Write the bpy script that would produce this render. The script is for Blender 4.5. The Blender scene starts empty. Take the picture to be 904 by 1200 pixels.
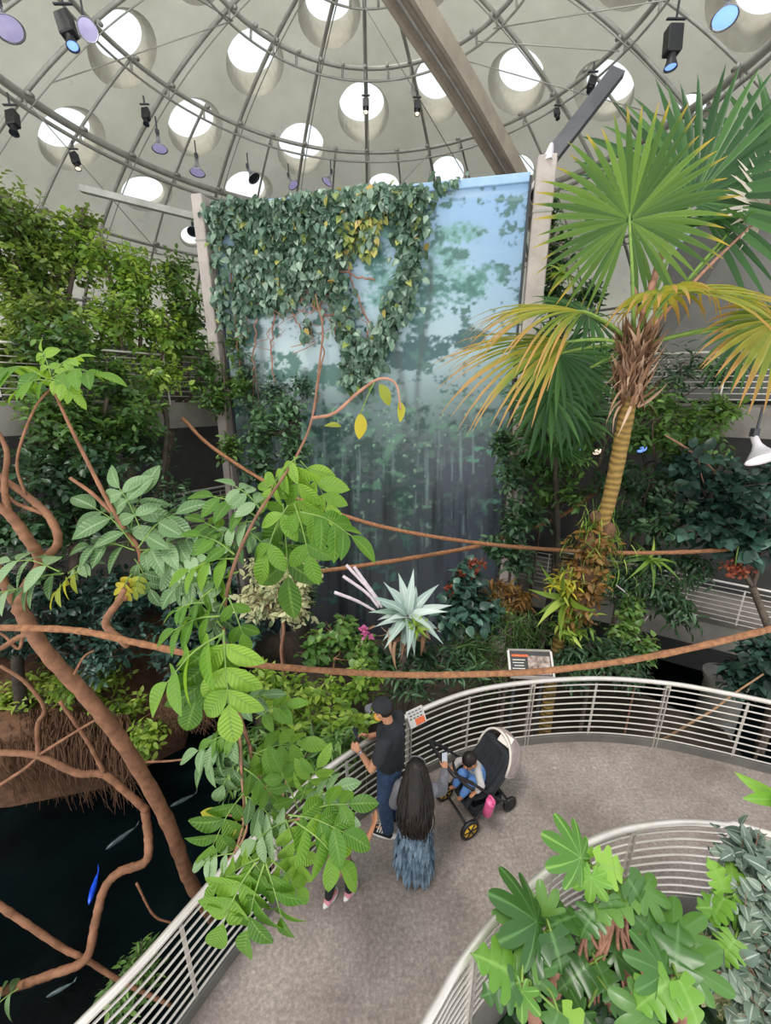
import bpy, bmesh, math, random
import numpy as np
from mathutils import Vector, Matrix, Euler

SC = bpy.context.scene
COL = SC.collection
RS = np.random.RandomState(7)
PI = math.pi

# ------------------------------------------------------------------ camera
F_PX, PITCH, CAM = 480.0, math.radians(17.0), np.array([0.0, 0.0, 4.9])
CP, SP = math.cos(PITCH), math.sin(PITCH)
cam_data = bpy.data.cameras.new('camera')
cam_data.sensor_fit = 'VERTICAL'
cam_data.sensor_height = 36.0
cam_data.sensor_width = 27.12
cam_data.lens = F_PX / 1200.0 * 36.0
cam_data.clip_end = 200
cam = bpy.data.objects.new('camera', cam_data)
COL.objects.link(cam)
cam.location = CAM
cam.rotation_euler = (PI / 2 - PITCH, 0, 0)
SC.camera = cam


def ray(x, y):
    u, v = (x - 452) / F_PX, (600 - y) / F_PX
    return np.array([u, CP + v * SP, -SP + v * CP])


def P(x, y, t):            # point at distance t along the viewing axis
    return CAM + t * ray(x, y)


def GZ(x, y, z):           # point at height z
    d = ray(x, y)
    return CAM + d * ((z - CAM[2]) / d[2])


def PY(x, y, Y):           # point on the vertical plane at world y = Y
    d = ray(x, y)
    return CAM + d * (Y / d[1])


def V(*a):
    return np.array(a, float)


def unit(a):
    a = np.asarray(a, float)
    n = np.linalg.norm(a, axis=-1, keepdims=True)
    return a / np.maximum(n, 1e-9)


# ------------------------------------------------------------------ colours / materials
def lin(h):
    h = h.lstrip('#')
    c = [int(h[i:i + 2], 16) / 255 for i in (0, 2, 4)]
    return tuple(x / 12.92 if x <= .04045 else ((x + .055) / 1.055) ** 2.4 for x in c) + (1.0,)


MATS = {}


def new_mat(name):
    m = bpy.data.materials.new(name)
    m.use_nodes = True
    nt = m.node_tree
    nt.nodes.clear()
    out = nt.nodes.new('ShaderNodeOutputMaterial')
    MATS[name] = m
    return m, nt, out


def ramp(nt, fac, stops):
    r = nt.nodes.new('ShaderNodeValToRGB')
    el = r.color_ramp.elements
    while len(el) < len(stops):
        el.new(0.5)
    for e, (p, c) in zip(el, stops):
        e.position = p
        e.color = lin(c) if isinstance(c, str) else c
    nt.links.new(fac, r.inputs[0])
    return r.outputs[0]


def noise(nt, scale, detail=4, rough=.6, vec=None):
    n = nt.nodes.new('ShaderNodeTexNoise')
    n.inputs['Scale'].default_value = scale
    n.inputs['Detail'].default_value = detail
    n.inputs['Roughness'].default_value = rough
    if vec is None:
        tc = nt.nodes.new('ShaderNodeTexCoord')
        vec = tc.outputs['Object']
    nt.links.new(vec, n.inputs['Vector'])
    return n.outputs['Fac']


def mat(name, c1, c2=None, scale=6, rough=.6, metal=0, bump=0, bscale=40, spec=.5, emit=None, estr=0, lo=.35, hi=.65, coat=0, detail=4):
    m, nt, out = new_mat(name)
    b = nt.nodes.new('ShaderNodeBsdfPrincipled')
    nt.links.new(b.outputs[0], out.inputs[0])
    if c2 is None:
        c2 = c1
    nt.links.new(ramp(nt, noise(nt, scale, detail), [(lo, c1), (hi, c2)]), b.inputs['Base Color'])
    b.inputs['Roughness'].default_value = rough
    b.inputs['Metallic'].default_value = metal
    b.inputs['Specular IOR Level'].default_value = spec
    b.inputs['Coat Weight'].default_value = coat
    if bump:
        bp = nt.nodes.new('ShaderNodeBump')
        bp.inputs['Strength'].default_value = bump
        bp.inputs['Distance'].default_value = .02
        nt.links.new(noise(nt, bscale, 5), bp.inputs['Height'])
        nt.links.new(bp.outputs[0], b.inputs['Normal'])
    if emit:
        b.inputs['Emission Color'].default_value = lin(emit)
        b.inputs['Emission Strength'].default_value = estr
    return m


def leaf_mat(name, cols, rough=.45, trans=.35, tcol=None, tip=None, tip_from=.75, mid=None, spec=.4, edge=None, veins=0):
    """cols: colours spread over the per-leaf random value. tip: colour of the leaf end. mid: colour of the midrib."""
    m, nt, out = new_mat(name)
    L = nt.links.new

    def at(n):
        a = nt.nodes.new('ShaderNodeAttribute')
        a.attribute_name = n
        return a.outputs['Fac']
    k = len(cols)
    c = ramp(nt, at('rnd'), [(i / max(k - 1, 1), q) for i, q in enumerate(cols)])

    def mixc(fac, a, bcol):
        x = nt.nodes.new('ShaderNodeMix')
        x.data_type = 'RGBA'
        L(fac, x.inputs[0])
        L(a, x.inputs[6])
        x.inputs[7].default_value = lin(bcol)
        return x.outputs[2]
    if tip:
        f = ramp(nt, at('tip'), [(tip_from, (0, 0, 0, 1)), (min(1, tip_from + .22), (1, 1, 1, 1))])
        c = mixc(f, c, tip)
    if edge:
        f = ramp(nt, at('lat'), [(.6, (0, 0, 0, 1)), (1, (1, 1, 1, 1))])
        c = mixc(f, c, edge)
    if mid:
        f = ramp(nt, at('lat'), [(0, (1, 1, 1, 1)), (.16, (0, 0, 0, 1))])
        c = mixc(f, c, mid)
    b = nt.nodes.new('ShaderNodeBsdfPrincipled')
    b.inputs['Roughness'].default_value = rough
    b.inputs['Specular IOR Level'].default_value = spec
    L(c, b.inputs['Base Color'])
    if veins:                                # raised side veins slanting from the midrib
        def ma(op, x, y):
            k = nt.nodes.new('ShaderNodeMath')
            k.operation = op
            for i, z in enumerate((x, y)):
                if isinstance(z, (int, float)):
                    k.inputs[i].default_value = z
                elif z is not None:
                    L(z, k.inputs[i])
            return k.outputs[0]
        w = ma('SINE', ma('MULTIPLY', ma('SUBTRACT', at('tip'), ma('MULTIPLY', at('lat'), .16)), veins * 6.283), None)
        bp = nt.nodes.new('ShaderNodeBump')
        bp.inputs['Strength'].default_value = .4
        bp.inputs['Distance'].default_value = .01
        L(w, bp.inputs['Height'])
        L(bp.outputs[0], b.inputs['Normal'])
        hs = nt.nodes.new('ShaderNodeHueSaturation')
        L(c, hs.inputs['Color'])
        L(ma('ADD', ma('MULTIPLY', w, .04), .97), hs.inputs['Value'])
        c = hs.outputs[0]
        L(c, b.inputs['Base Color'])
    t = nt.nodes.new('ShaderNodeBsdfTranslucent')
    if tcol:
        x = nt.nodes.new('ShaderNodeMix')
        x.data_type = 'RGBA'
        x.inputs[0].default_value = .6
        L(c, x.inputs[6])
        x.inputs[7].default_value = lin(tcol)
        L(x.outputs[2], t.inputs[0])
    else:
        L(c, t.inputs[0])
    mx = nt.nodes.new('ShaderNodeMixShader')
    mx.inputs[0].default_value = trans
    L(b.outputs[0], mx.inputs[1])
    L(t.outputs[0], mx.inputs[2])
    L(mx.outputs[0], out.inputs[0])
    return m


# ------------------------------------------------------------------ mesh builder
class Geo:
    def __init__(s):
        s.v, s.q, s.t, s.rnd, s.tip, s.lat, s.n = [], [], [], [], [], [], 0
        s.ngon = []

    def add(s, v, quads=None, tris=None, rnd=None, tip=None, lat=None):
        v = np.asarray(v, float).reshape(-1, 3)
        k = len(v)
        s.v.append(v)
        if quads is not None and len(quads):
            s.q.append(np.asarray(quads, np.int64).reshape(-1, 4) + s.n)
        if tris is not None and len(tris):
            s.t.append(np.asarray(tris, np.int64).reshape(-1, 3) + s.n)
        for lst, a in ((s.rnd, rnd), (s.tip, tip), (s.lat, lat)):
            lst.append(np.zeros(k) if a is None else np.broadcast_to(np.asarray(a, float), (k,)))
        s.n += k
        return s

    def mesh(s, name, smooth=True, attrs=True):
        me = bpy.data.meshes.new(name)
        if not s.v:
            return me
        v = np.concatenate(s.v)
        q = np.concatenate(s.q) if s.q else np.zeros((0, 4), np.int64)
        t = np.concatenate(s.t) if s.t else np.zeros((0, 3), np.int64)
        me.vertices.add(len(v))
        me.vertices.foreach_set('co', v.astype(np.float32).ravel())
        nl = q.size + t.size
        me.loops.add(nl)
        me.loops.foreach_set('vertex_index', np.concatenate([q.ravel(), t.ravel()]).astype(np.int32))
        nf = len(q) + len(t)
        me.polygons.add(nf)
        st = np.concatenate([np.arange(len(q)) * 4, q.size + np.arange(len(t)) * 3]).astype(np.int32)
        me.polygons.foreach_set('loop_start', st)
        me.polygons.foreach_set('use_smooth', np.full(nf, smooth, bool))
        if attrs:
            for nm, a in (('rnd', s.rnd), ('tip', s.tip), ('lat', s.lat)):
                at = me.attributes.new(nm, 'FLOAT', 'POINT')
                at.data.foreach_set('value', np.concatenate(a).astype(np.float32))
        me.update(calc_edges=True)
        me.validate()
        return me

    def build(s, name, material, parent=None, smooth=True, attrs=False, loc=None, local=False):
        if loc is not None:
            s.v = [x - np.asarray(loc, float) for x in s.v]
        me = s.mesh(name, smooth, attrs)
        o = bpy.data.objects.new(name, me)
        COL.objects.link(o)
        if material is not None:
            me.materials.append(material if not isinstance(material, str) else MATS[material])
        if parent is not None:
            o.parent = parent
            if loc is None and not local:    # vertices are in world space
                o.matrix_parent_inverse = parent_inv(parent)
        if loc is not None:
            o.location = loc
        return o


def parent_inv(p):
    M = Matrix.LocRotScale(p.location, p.rotation_euler, p.scale)
    if p.parent is not None:
        M = world_of(p.parent) @ p.matrix_parent_inverse @ M
    return M.inverted()


def world_of(p):
    M = Matrix.LocRotScale(p.location, p.rotation_euler, p.scale)
    if p.parent is not None:
        M = world_of(p.parent) @ p.matrix_parent_inverse @ M
    return M


def tag(o, label=None, cat=None, group=None, kind=None):
    if label:
        o['label'] = label
    if cat:
        o['category'] = cat
    if group:
        o['group'] = group
    if kind:
        o['kind'] = kind
    return o


def thing(name, label, cat, loc=(0, 0, 0), rotz=0, group=None):
    o = bpy.data.objects.new(name, None)
    COL.objects.link(o)
    o.empty_display_size = .1
    o.location = tuple(float(x) for x in loc)
    o.rotation_euler = (0, 0, rotz)
    return tag(o, label, cat, group)


def copy_tree(o, parent=None):
    c = o.copy()
    COL.objects.link(c)
    if parent is not None:
        c.parent = parent
        c.matrix_parent_inverse = o.matrix_parent_inverse.copy()
    for ch in list(o.children):
        copy_tree(ch, c)
    return c


# ------------------------------------------------------------------ shapes
def cr(pts, n=8, closed=False):
    """Catmull-Rom curve through pts (any dimension)."""
    p = np.asarray(pts, float)
    if len(p) < 3:
        s = np.linspace(0, 1, n + 1)[:, None]
        return p[0] * (1 - s) + p[-1] * s
    e = np.concatenate([[2 * p[0] - p[1]], p, [2 * p[-1] - p[-2]]])
    out = []
    for i in range(1, len(e) - 2):
        a, b, c, d = e[i - 1], e[i], e[i + 1], e[i + 2]
        for k in range(n):
            t = k / n
            out.append(.5 * (2 * b + (c - a) * t + (2 * a - 5 * b + 4 * c - d) * t * t + (3 * b - a - 3 * c + d) * t ** 3))
    out.append(p[-1])
    return np.array(out)


def frames(path):
    path = np.asarray(path, float)
    t = unit(np.gradient(path, axis=0))
    u = np.zeros_like(path)
    a = np.array([0, 0, 1.0]) if abs(t[0][2]) < .9 else np.array([1.0, 0, 0])
    u[0] = unit(np.cross(t[0], a))
    for i in range(1, len(path)):
        x = u[i - 1] - t[i] * (u[i - 1] @ t[i])
        u[i] = unit(x)
    return t, u, np.cross(t, u)


def tube(g, path, r, seg=8, cap=True, rnd=0.0, flat=1.0):
    path = np.asarray(path, float)
    n = len(path)
    r = np.broadcast_to(np.asarray(r, float), (n,)) if np.ndim(r) == 0 or len(np.atleast_1d(r)) == n else np.interp(np.linspace(0, 1, n), np.linspace(0, 1, len(r)), r)
    t, u, w = frames(path)
    a = np.linspace(0, 2 * PI, seg, endpoint=False)
    v = path[:, None, :] + r[:, None, None] * (np.cos(a)[None, :, None] * u[:, None, :] + flat * np.sin(a)[None, :, None] * w[:, None, :])
    i, j = np.meshgrid(np.arange(n - 1), np.arange(seg), indexing='ij')
    j2 = (j + 1) % seg
    q = np.stack([i * seg + j, i * seg + j2, (i + 1) * seg + j2, (i + 1) * seg + j], -1).reshape(-1, 4)
    v = v.reshape(-1, 3)
    tr = []
    if cap:
        v = np.concatenate([v, path[:1], path[-1:]])
        b, e = n * seg, n * seg + 1
        for k in range(seg):
            tr.append((b, (k + 1) % seg, k))
            tr.append((e, (n - 1) * seg + k, (n - 1) * seg + (k + 1) % seg))
    g.add(v, q, tr, rnd=rnd, tip=np.concatenate([np.repeat(np.linspace(0, 1, n), seg), [0, 1]]) if cap else np.repeat(np.linspace(0, 1, n), seg))


BOXQ = [(0, 3, 2, 1), (4, 5, 6, 7), (0, 1, 5, 4), (1, 2, 6, 5), (2, 3, 7, 6), (3, 0, 4, 7)]


def box(g, c, size, rot=None, bev=0.0):
    """box; bev > 0 chamfers the vertical and horizontal edges through an inset profile."""
    c, s = np.asarray(c, float), np.asarray(size, float) / 2
    if bev <= 0:
        v = np.array([(-1, -1, -1), (1, -1, -1), (1, 1, -1), (-1, 1, -1), (-1, -1, 1), (1, -1, 1), (1, 1, 1), (-1, 1, 1)], float) * s
        q = BOXQ
    else:
        def ringc(hx, hy, z, b):
            return [(-hx + b, -hy, z), (hx - b, -hy, z), (hx, -hy + b, z), (hx, hy - b, z), (hx - b, hy, z), (-hx + b, hy, z), (-hx, hy - b, z), (-hx, -hy + b, z)]
        b = bev
        rings = [ringc(s[0] - b, s[1] - b, -s[2], b * .5), ringc(s[0], s[1], -s[2] + b, b), ringc(s[0], s[1], s[2] - b, b), ringc(s[0] - b, s[1] - b, s[2], b * .5)]
        v = np.array([p for r in rings for p in r])
        q = []
        for i in range(3):
            for k in range(8):
                q.append((i * 8 + k, i * 8 + (k + 1) % 8, (i + 1) * 8 + (k + 1) % 8, (i + 1) * 8 + k))
        for o, f in ((0, -1), (24, 1)):
            for a_ in ((0, 1, 2, 3), (0, 3, 4, 7), (4, 5, 6, 7)):
                idx = [o + k for k in a_]
                q.append(tuple(idx[::f]))
    if rot is not None:
        v = v @ np.array(Euler(rot).to_matrix()).T
    g.add(v + c, q)


def bar(g, a, b, w, h, up=(0, 0, 1), rnd=0):
    """rectangular bar from a to b, w across, h along up."""
    a, b = np.asarray(a, float), np.asarray(b, float)
    d = unit(b - a)
    x = unit(np.cross(d, up))
    z = np.cross(x, d)
    v = []
    for p in (a, b):
        for sx, sz in ((-1, -1), (1, -1), (1, 1), (-1, 1)):
            v.append(p + x * sx * w / 2 + z * sz * h / 2)
    g.add(v, BOXQ, rnd=rnd)


def sweep_rect(g, path, w, h, up=(0, 0, 1), off=(0, 0)):
    """rectangle swept along a path: w across, h along up, offset (across, up)."""
    path = np.asarray(path, float)
    t = unit(np.gradient(path, axis=0))
    x = unit(np.cross(t, np.asarray(up, float)))
    z = np.cross(x, t)
    v = []
    for sx, sz in ((-1, -1), (1, -1), (1, 1), (-1, 1)):
        v.append(path + x * (sx * w / 2 + off[0]) + z * (sz * h / 2 + off[1]))
    v = np.stack(v, 1).reshape(-1, 3)
    n = len(path)
    q = []
    for i in range(n - 1):
        for k in range(4):
            q.append((i * 4 + k, (i + 1) * 4 + k, (i + 1) * 4 + (k + 1) % 4, i * 4 + (k + 1) % 4))
    q += [(0, 1, 2, 3), ((n - 1) * 4 + 3, (n - 1) * 4 + 2, (n - 1) * 4 + 1, (n - 1) * 4)]
    g.add(v, q)


def lathe(g, prof, base, axis=(0, 0, 1), seg=20, rnd=0):
    """prof: (radius, height) pairs along axis from base."""
    ax = unit(np.asarray(axis, float))
    a = np.array([1.0, 0, 0]) if abs(ax[0]) < .8 else np.array([0, 1.0, 0])
    u = unit(np.cross(ax, a))
    w = np.cross(ax, u)
    an = np.linspace(0, 2 * PI, seg, endpoint=False)
    v = []
    for r, h in prof:
        v.append(np.asarray(base) + ax * h + r * (np.cos(an)[:, None] * u + np.sin(an)[:, None] * w))
    n = len(prof)
    v = np.concatenate(v)
    q = [(i * seg + k, i * seg + (k + 1) % seg, (i + 1) * seg + (k + 1) % seg, (i + 1) * seg + k) for i in range(n - 1) for k in range(seg)]
    g.add(v, q, rnd=rnd)


def ellipsoid(g, c, r, rot=None, nu=16, nv=10):
    th = np.linspace(0, PI, nv + 1)
    ph = np.linspace(0, 2 * PI, nu, endpoint=False)
    v = np.array([(math.sin(a) * math.cos(b), math.sin(a) * math.sin(b), math.cos(a)) for a in th[1:-1] for b in ph] + [(0, 0, 1), (0, 0, -1)]) * np.asarray(r, float)
    if rot is not None:
        v = v @ np.array(Euler(rot).to_matrix()).T
    q, t = [], []
    m = nv - 1
    for i in range(m - 1):
        for k in range(nu):
            q.append((i * nu + k, (i + 1) * nu + k, (i + 1) * nu + (k + 1) % nu, i * nu + (k + 1) % nu))
    for k in range(nu):
        t.append((m * nu, k, (k + 1) % nu))
        t.append((m * nu + 1, (m - 1) * nu + (k + 1) % nu, (m - 1) * nu + k))
    g.add(v + np.asarray(c, float), q, t)


def capsule(g, a, ra, b, rb, seg=12, cap=4):
    """closed rounded cone from a to b."""
    a, b = np.asarray(a, float), np.asarray(b, float)
    d = unit(b - a)
    path, rr = [], []
    for k in range(cap + 1):
        s = k / cap * PI / 2
        path.append(a - d * ra * math.cos(s))
        rr.append(max(ra * math.sin(s), 1e-4))
    for k in range(cap + 1):
        s = PI / 2 - k / cap * PI / 2
        path.append(b + d * rb * math.cos(s))
        rr.append(max(rb * math.sin(s), 1e-4))
    x = unit(np.cross(d, (0.12, .99, .05) if abs(d[1]) < .9 else (1, 0, .1)))
    y = np.cross(d, x)
    an = np.linspace(0, 2 * PI, seg, endpoint=False)
    v = np.concatenate([p + r * (np.cos(an)[:, None] * x + np.sin(an)[:, None] * y) for p, r in zip(path, rr)])
    n = len(path)
    q = [(i * seg + k, i * seg + (k + 1) % seg, (i + 1) * seg + (k + 1) % seg, (i + 1) * seg + k) for i in range(n - 1) for k in range(seg)]
    v = np.concatenate([v, [path[0] - d * 1e-5, path[-1] + d * 1e-5]])
    t = []
    for k in range(seg):
        t.append((n * seg, (k + 1) % seg, k))
        t.append((n * seg + 1, (n - 1) * seg + k, (n - 1) * seg + (k + 1) % seg))
    g.add(v, q, t)


def chain(g, pts, rad):
    for i in range(len(pts) - 1):
        capsule(g, pts[i], rad[i], pts[i + 1], rad[i + 1])


def fused(g, name, material, parent=None, voxel=.012, smooth=3, loc=None):
    """merge overlapping closed shapes into ONE continuous surface."""
    me = g.mesh(name, True, False)
    tmp = bpy.data.objects.new(name + '_tmp', me)
    COL.objects.link(tmp)
    r = tmp.modifiers.new('r', 'REMESH')
    r.mode = 'VOXEL'
    r.voxel_size = voxel
    r.use_smooth_shade = True
    s = tmp.modifiers.new('s', 'SMOOTH')
    s.iterations = smooth
    s.factor = .5
    dg = bpy.context.evaluated_depsgraph_get()
    new = bpy.data.meshes.new_from_object(tmp.evaluated_get(dg))
    bpy.data.objects.remove(tmp)
    bpy.data.meshes.remove(me)
    new.name = name
    new.materials.clear()
    new.materials.append(MATS[material])
    o = bpy.data.objects.new(name, new)
    COL.objects.link(o)
    if parent is not None:
        o.parent = parent
    return o


# ------------------------------------------------------------------ leaves
def t_leaf(n=4, w=.42, peak=.4, fold=.18, curl=.25, point=1.0):
    """leaf along +Y, unit length, width w, normal +Z -> verts, quads, tip attr, lat attr"""
    s = np.linspace(0, 1, n + 1)
    k = math.log(.5) / math.log(peak)
    wid = w / 2 * np.sin(PI * s ** k) ** (.8 * point)
    wid[0] = w * .03
    wid[-1] = 0.002
    v, tp, lt = [], [], []
    for a, b in zip(s, wid):
        z = -curl * a * a
        for sx in (-1, 0, 1):
            v.append((sx * b, a, z + abs(sx) * b * fold * 2))
            tp.append(a)
            lt.append(abs(sx))
    q = []
    for i in range(n):
        for k2 in range(2):
            a = i * 3 + k2
            q.append((a, a + 1, a + 4, a + 3))
    return np.array(v), np.array(q), np.array(tp), np.array(lt)


def t_lobed(w=.9, lobes=5, depth=.55, fold=.12, curl=.3, n=56):
    """deeply lobed leaf (philodendron): lobes slant forward."""
    s = np.linspace(0, 1, n + 1)
    env = np.sin(PI * np.clip(s * .93 + .07, 0, 1) ** .62) ** .8
    saw = (s * lobes + .25) % 1.0
    lob = 1 - depth * np.abs(np.cos(PI * saw)) ** 5
    wid = w / 2 * env * np.where(s > .9, 1.0 - depth * .4, lob)
    wid[-1] = .002
    v, tp, lt = [], [], []
    for a, b in zip(s, wid):
        for f in (-1, -.5, 0, .5, 1):
            y = a - .12 * abs(f) * (1 - a) * 1.2 + b * abs(f) * .55 - .1 * abs(f)
            z = -curl * a * a + fold * b * (abs(f) * 1.4 - abs(f) ** 2 * 1.5)
            v.append((f * b, y, z))
            tp.append(a)
            lt.append(abs(f))
    q = []
    for i in range(n):
        for k in range(4):
            a = i * 5 + k
            q.append((a, a + 1, a + 6, a + 5))
    return np.array(v), np.array(q), np.array(tp), np.array(lt)


def t_palmate(K=9, depth=.55, curl=.25, back=.42, n=9):
    """leaf with pointed lobes spreading from the stalk; tip along +Y."""
    m = K * n * 2
    th = np.linspace(-PI, PI, m + 1)
    u = (th + PI) / (2 * PI) * K - .5
    f = np.abs(u - np.round(u)) * 2
    env = back + (1 - back) * ((1 + np.cos(th)) / 2) ** .9
    notch = 1 - .75 * np.exp(-((np.abs(th) - PI) / .22) ** 2)
    r = .78 * env * (1 - depth * f ** 1.9) * notch
    v, tp, lt = [(0, .22, 0)], [0], [0]
    fr = (.3, .6, .85, 1)
    for q in fr:
        for a, rr, ff in zip(th, r, f):
            # inner rings follow a smoother outline
            e = .78 * (back + (1 - back) * ((1 + math.cos(a)) / 2) ** .9)
            rad = q * rr if q > .5 else q * (rr * .6 + .4 * e * .5)
            x, y = rad * math.sin(a), .22 + rad * math.cos(a)
            z = -curl * rad * rad * 1.3 - .05 * rad * ff
            v.append((x, y, z))
            tp.append(q)
            lt.append(ff)
    k = m + 1
    q4 = [(1 + i * k + j, 1 + i * k + j + 1, 1 + (i + 1) * k + j + 1, 1 + (i + 1) * k + j) for i in range(len(fr) - 1) for j in range(m)]
    q4 += [(0, 1 + j + 1, 1 + j, 1 + j) for j in range(0)]
    # centre fan as thin quads sharing the hub
    hub = [(0, 1 + j + 2, 1 + j + 1, 1 + j) for j in range(0, m - 1, 2)]
    return np.array(v), np.array(q4 + hub), np.array(tp), np.array(lt)


def t_strap(n=8, w=.1, curl=.5, fold=.25, taper=1.0):
    s = np.linspace(0, 1, n + 1)
    wid = w / 2 * (1 - s ** (2.5 * taper)) * (.7 + .3 * np.sin(PI * s))
    wid[-1] = .001
    v, tp, lt = [], [], []
    for a, b in zip(s, wid):
        for sx in (-1, 0, 1):
            v.append((sx * b, a * (1 - .15 * curl * a), -curl * a ** 2.2 + abs(sx) * b * fold * 2))
            tp.append(a)
            lt.append(abs(sx))
    q = []
    for i in range(n):
        for k in range(2):
            a = i * 3 + k
            q.append((a, a + 1, a + 4, a + 3))
    return np.array(v), np.array(q), np.array(tp), np.array(lt)


def put(g, tmpl, pos, d, up, size, rnd=None, rng=RS, tip_add=None):
    """place copies of a leaf template."""
    tv, tq, tt, tl = tmpl
    pos, d, up = np.atleast_2d(pos), unit(np.atleast_2d(d)), np.atleast_2d(up)
    m = len(pos)
    size = np.broadcast_to(np.asarray(size, float), (m,))
    x = unit(np.cross(d, np.broadcast_to(up, d.shape)))
    z = np.cross(x, d)
    v = pos[:, None, :] + size[:, None, None] * (x[:, None, :] * tv[None, :, :1] + d[:, None, :] * tv[None, :, 1:2] + z[:, None, :] * tv[None, :, 2:])
    k = len(tv)
    q = (tq[None] + (np.arange(m) * k)[:, None, None]).reshape(-1, 4)
    r = rng.rand(m) if rnd is None else np.broadcast_to(rnd, (m,))
    tip = np.tile(tt, m)
    if tip_add is not None:
        tip = tip + np.repeat(tip_add, k)
    g.add(v.reshape(-1, 3), q, rnd=np.repeat(r, k), tip=tip, lat=np.tile(tl, m))


def clump(g, c, r, twigs, per, size, tmpl, seed, up=.35, droop=.15, inner=.35, spread=.8, tone=(0, 1), twiglen=3.0, stems=None, stem_r=.006, flat=.3):
    """twigs with alternate leaves filling an ellipsoid."""
    rg = np.random.RandomState(seed)
    c, r = np.asarray(c, float), np.broadcast_to(np.asarray(r, float), (3,))
    n = unit(rg.normal(size=(twigs, 3)))
    rad = inner + (1 - inner) * rg.rand(twigs) ** .6
    p0 = c + n * rad[:, None] * r
    # lumpy outline
    ph = rg.rand(6, 3) * 6
    lump = 1 + .16 * np.sin(3.1 * n @ ph[0] + ph[1, 0]) + .13 * np.sin(4.7 * n @ ph[2] + ph[3, 0])
    p0 = c + (p0 - c) * lump[:, None]
    td = unit(n * spread + np.array([0, 0, up]) + rg.normal(size=(twigs, 3)) * .45)
    L = size * twiglen * (.7 + .6 * rg.rand(twigs))
    tw_t = tone[0] + (tone[1] - tone[0]) * rg.rand(twigs)
    k = np.arange(per)
    f = (k + .5) / per
    pos = p0[:, None, :] + td[:, None, :] * (L[:, None] * (f - .5))[:, :, None]
    pos[:, :, 2] -= droop * L[:, None] * f * f
    side = unit(np.cross(td, np.array([0, 0, 1.0]) + rg.normal(size=(twigs, 3)) * .5))
    sg = np.where(k % 2 == 0, 1, -1)[None, :, None]
    d = td[:, None, :] * (.35 + .8 * f[None, :, None] ** 3) + side[:, None, :] * sg * .9 + rg.normal(size=(twigs, per, 3)) * .22
    d[:, :, 2] -= droop * 1.2
    upv = np.array([0, 0, 1.0]) + rg.normal(size=(twigs, per, 3)) * flat + n[:, None, :] * .55
    sz = size * (.6 + .55 * rg.rand(twigs, per))
    rn = np.clip(tw_t[:, None] + rg.normal(size=(twigs, per)) * .14, 0, 1)
    put(g, tmpl, pos.reshape(-1, 3), d.reshape(-1, 3), upv.reshape(-1, 3), sz.ravel(), rn.ravel())
    if stems is not None:
        for i in range(0, twigs, 2):
            tube(stems, np.array([c + (p0[i] - c) * .35, p0[i] * .5 + c * .5 + V(0, 0, -.02), p0[i], p0[i] + td[i] * L[i] * .5]), [stem_r * 1.6, stem_r * 1.2, stem_r, stem_r * .4], 5, False)


# leaf shapes shared by many plants
LF_SMALL = t_leaf(3, .46, .42, .15, .2)
LF_MED = t_leaf(4, .48, .42, .16, .28)
LF_LONG = t_leaf(5, .26, .38, .2, .4)
LF_BROAD = t_leaf(6, .72, .38, .14, .3)
LF_IVY = t_leaf(3, .7, .35, .2, .22)
LF_BIG = t_leaf(9, .5, .47, .13, .3)
LF_NEEDLE = t_strap(5, .06, .45)
# ================================================================== SETTING
SPH = V(-.4, 10.0, -.6)          # centre of the glass dome


def on_sphere(x, y, R):
    d = unit(ray(x, y))
    o = CAM - SPH
    b = d @ o
    q = b * b - (o @ o - R * R)
    return CAM + d * (-b + math.sqrt(max(q, 0)))


def sph(az, el, R):
    a, e = math.radians(az), math.radians(el)
    return SPH + R * V(math.cos(e) * math.sin(a), math.cos(e) * math.cos(a), math.sin(e))


mat('concrete_shell', '#dedbcf', '#f7f4ea', scale=.5, rough=.85, bump=.15, bscale=6, lo=.3, hi=.7)
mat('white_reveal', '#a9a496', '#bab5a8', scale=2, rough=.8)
mat('concrete', '#7c7872', '#938e87', scale=3, rough=.85, bump=.25, bscale=30)
mat('dark_concrete', '#3f3f40', '#54534f', scale=.7, rough=.9, bump=.2, bscale=8)
mat('fascia', '#736d66', '#88827a', scale=2, rough=.8, bump=.1)
mat('steel_rail', '#cbc3bb', '#d8d2ca', scale=5, rough=.38, metal=.55)
mat('steel_kerb', '#6d6a66', '#7d7a75', scale=3, rough=.55, metal=.3)
mat('dome_steel', '#8f8d86', '#a3a199', scale=3, rough=.5, metal=.35)
mat('beam_steel', '#a1978a', '#b5aa9b', scale=2, rough=.55, metal=.2)
mat('dark_steel', '#34363a', '#43454a', scale=3, rough=.5, metal=.2)
mat('black_paint', '#141416', '#1e1e20', scale=5, rough=.5)
mat('lilac_post', '#a29891', '#b5aaa3', scale=2.5, rough=.75, bump=.1)
mat('soil', '#2a231b', '#3f3426', scale=5, rough=.95, bump=.5, bscale=15)
mat('root_brown', '#4c3526', '#6f4e36', scale=8, rough=.9)


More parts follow.
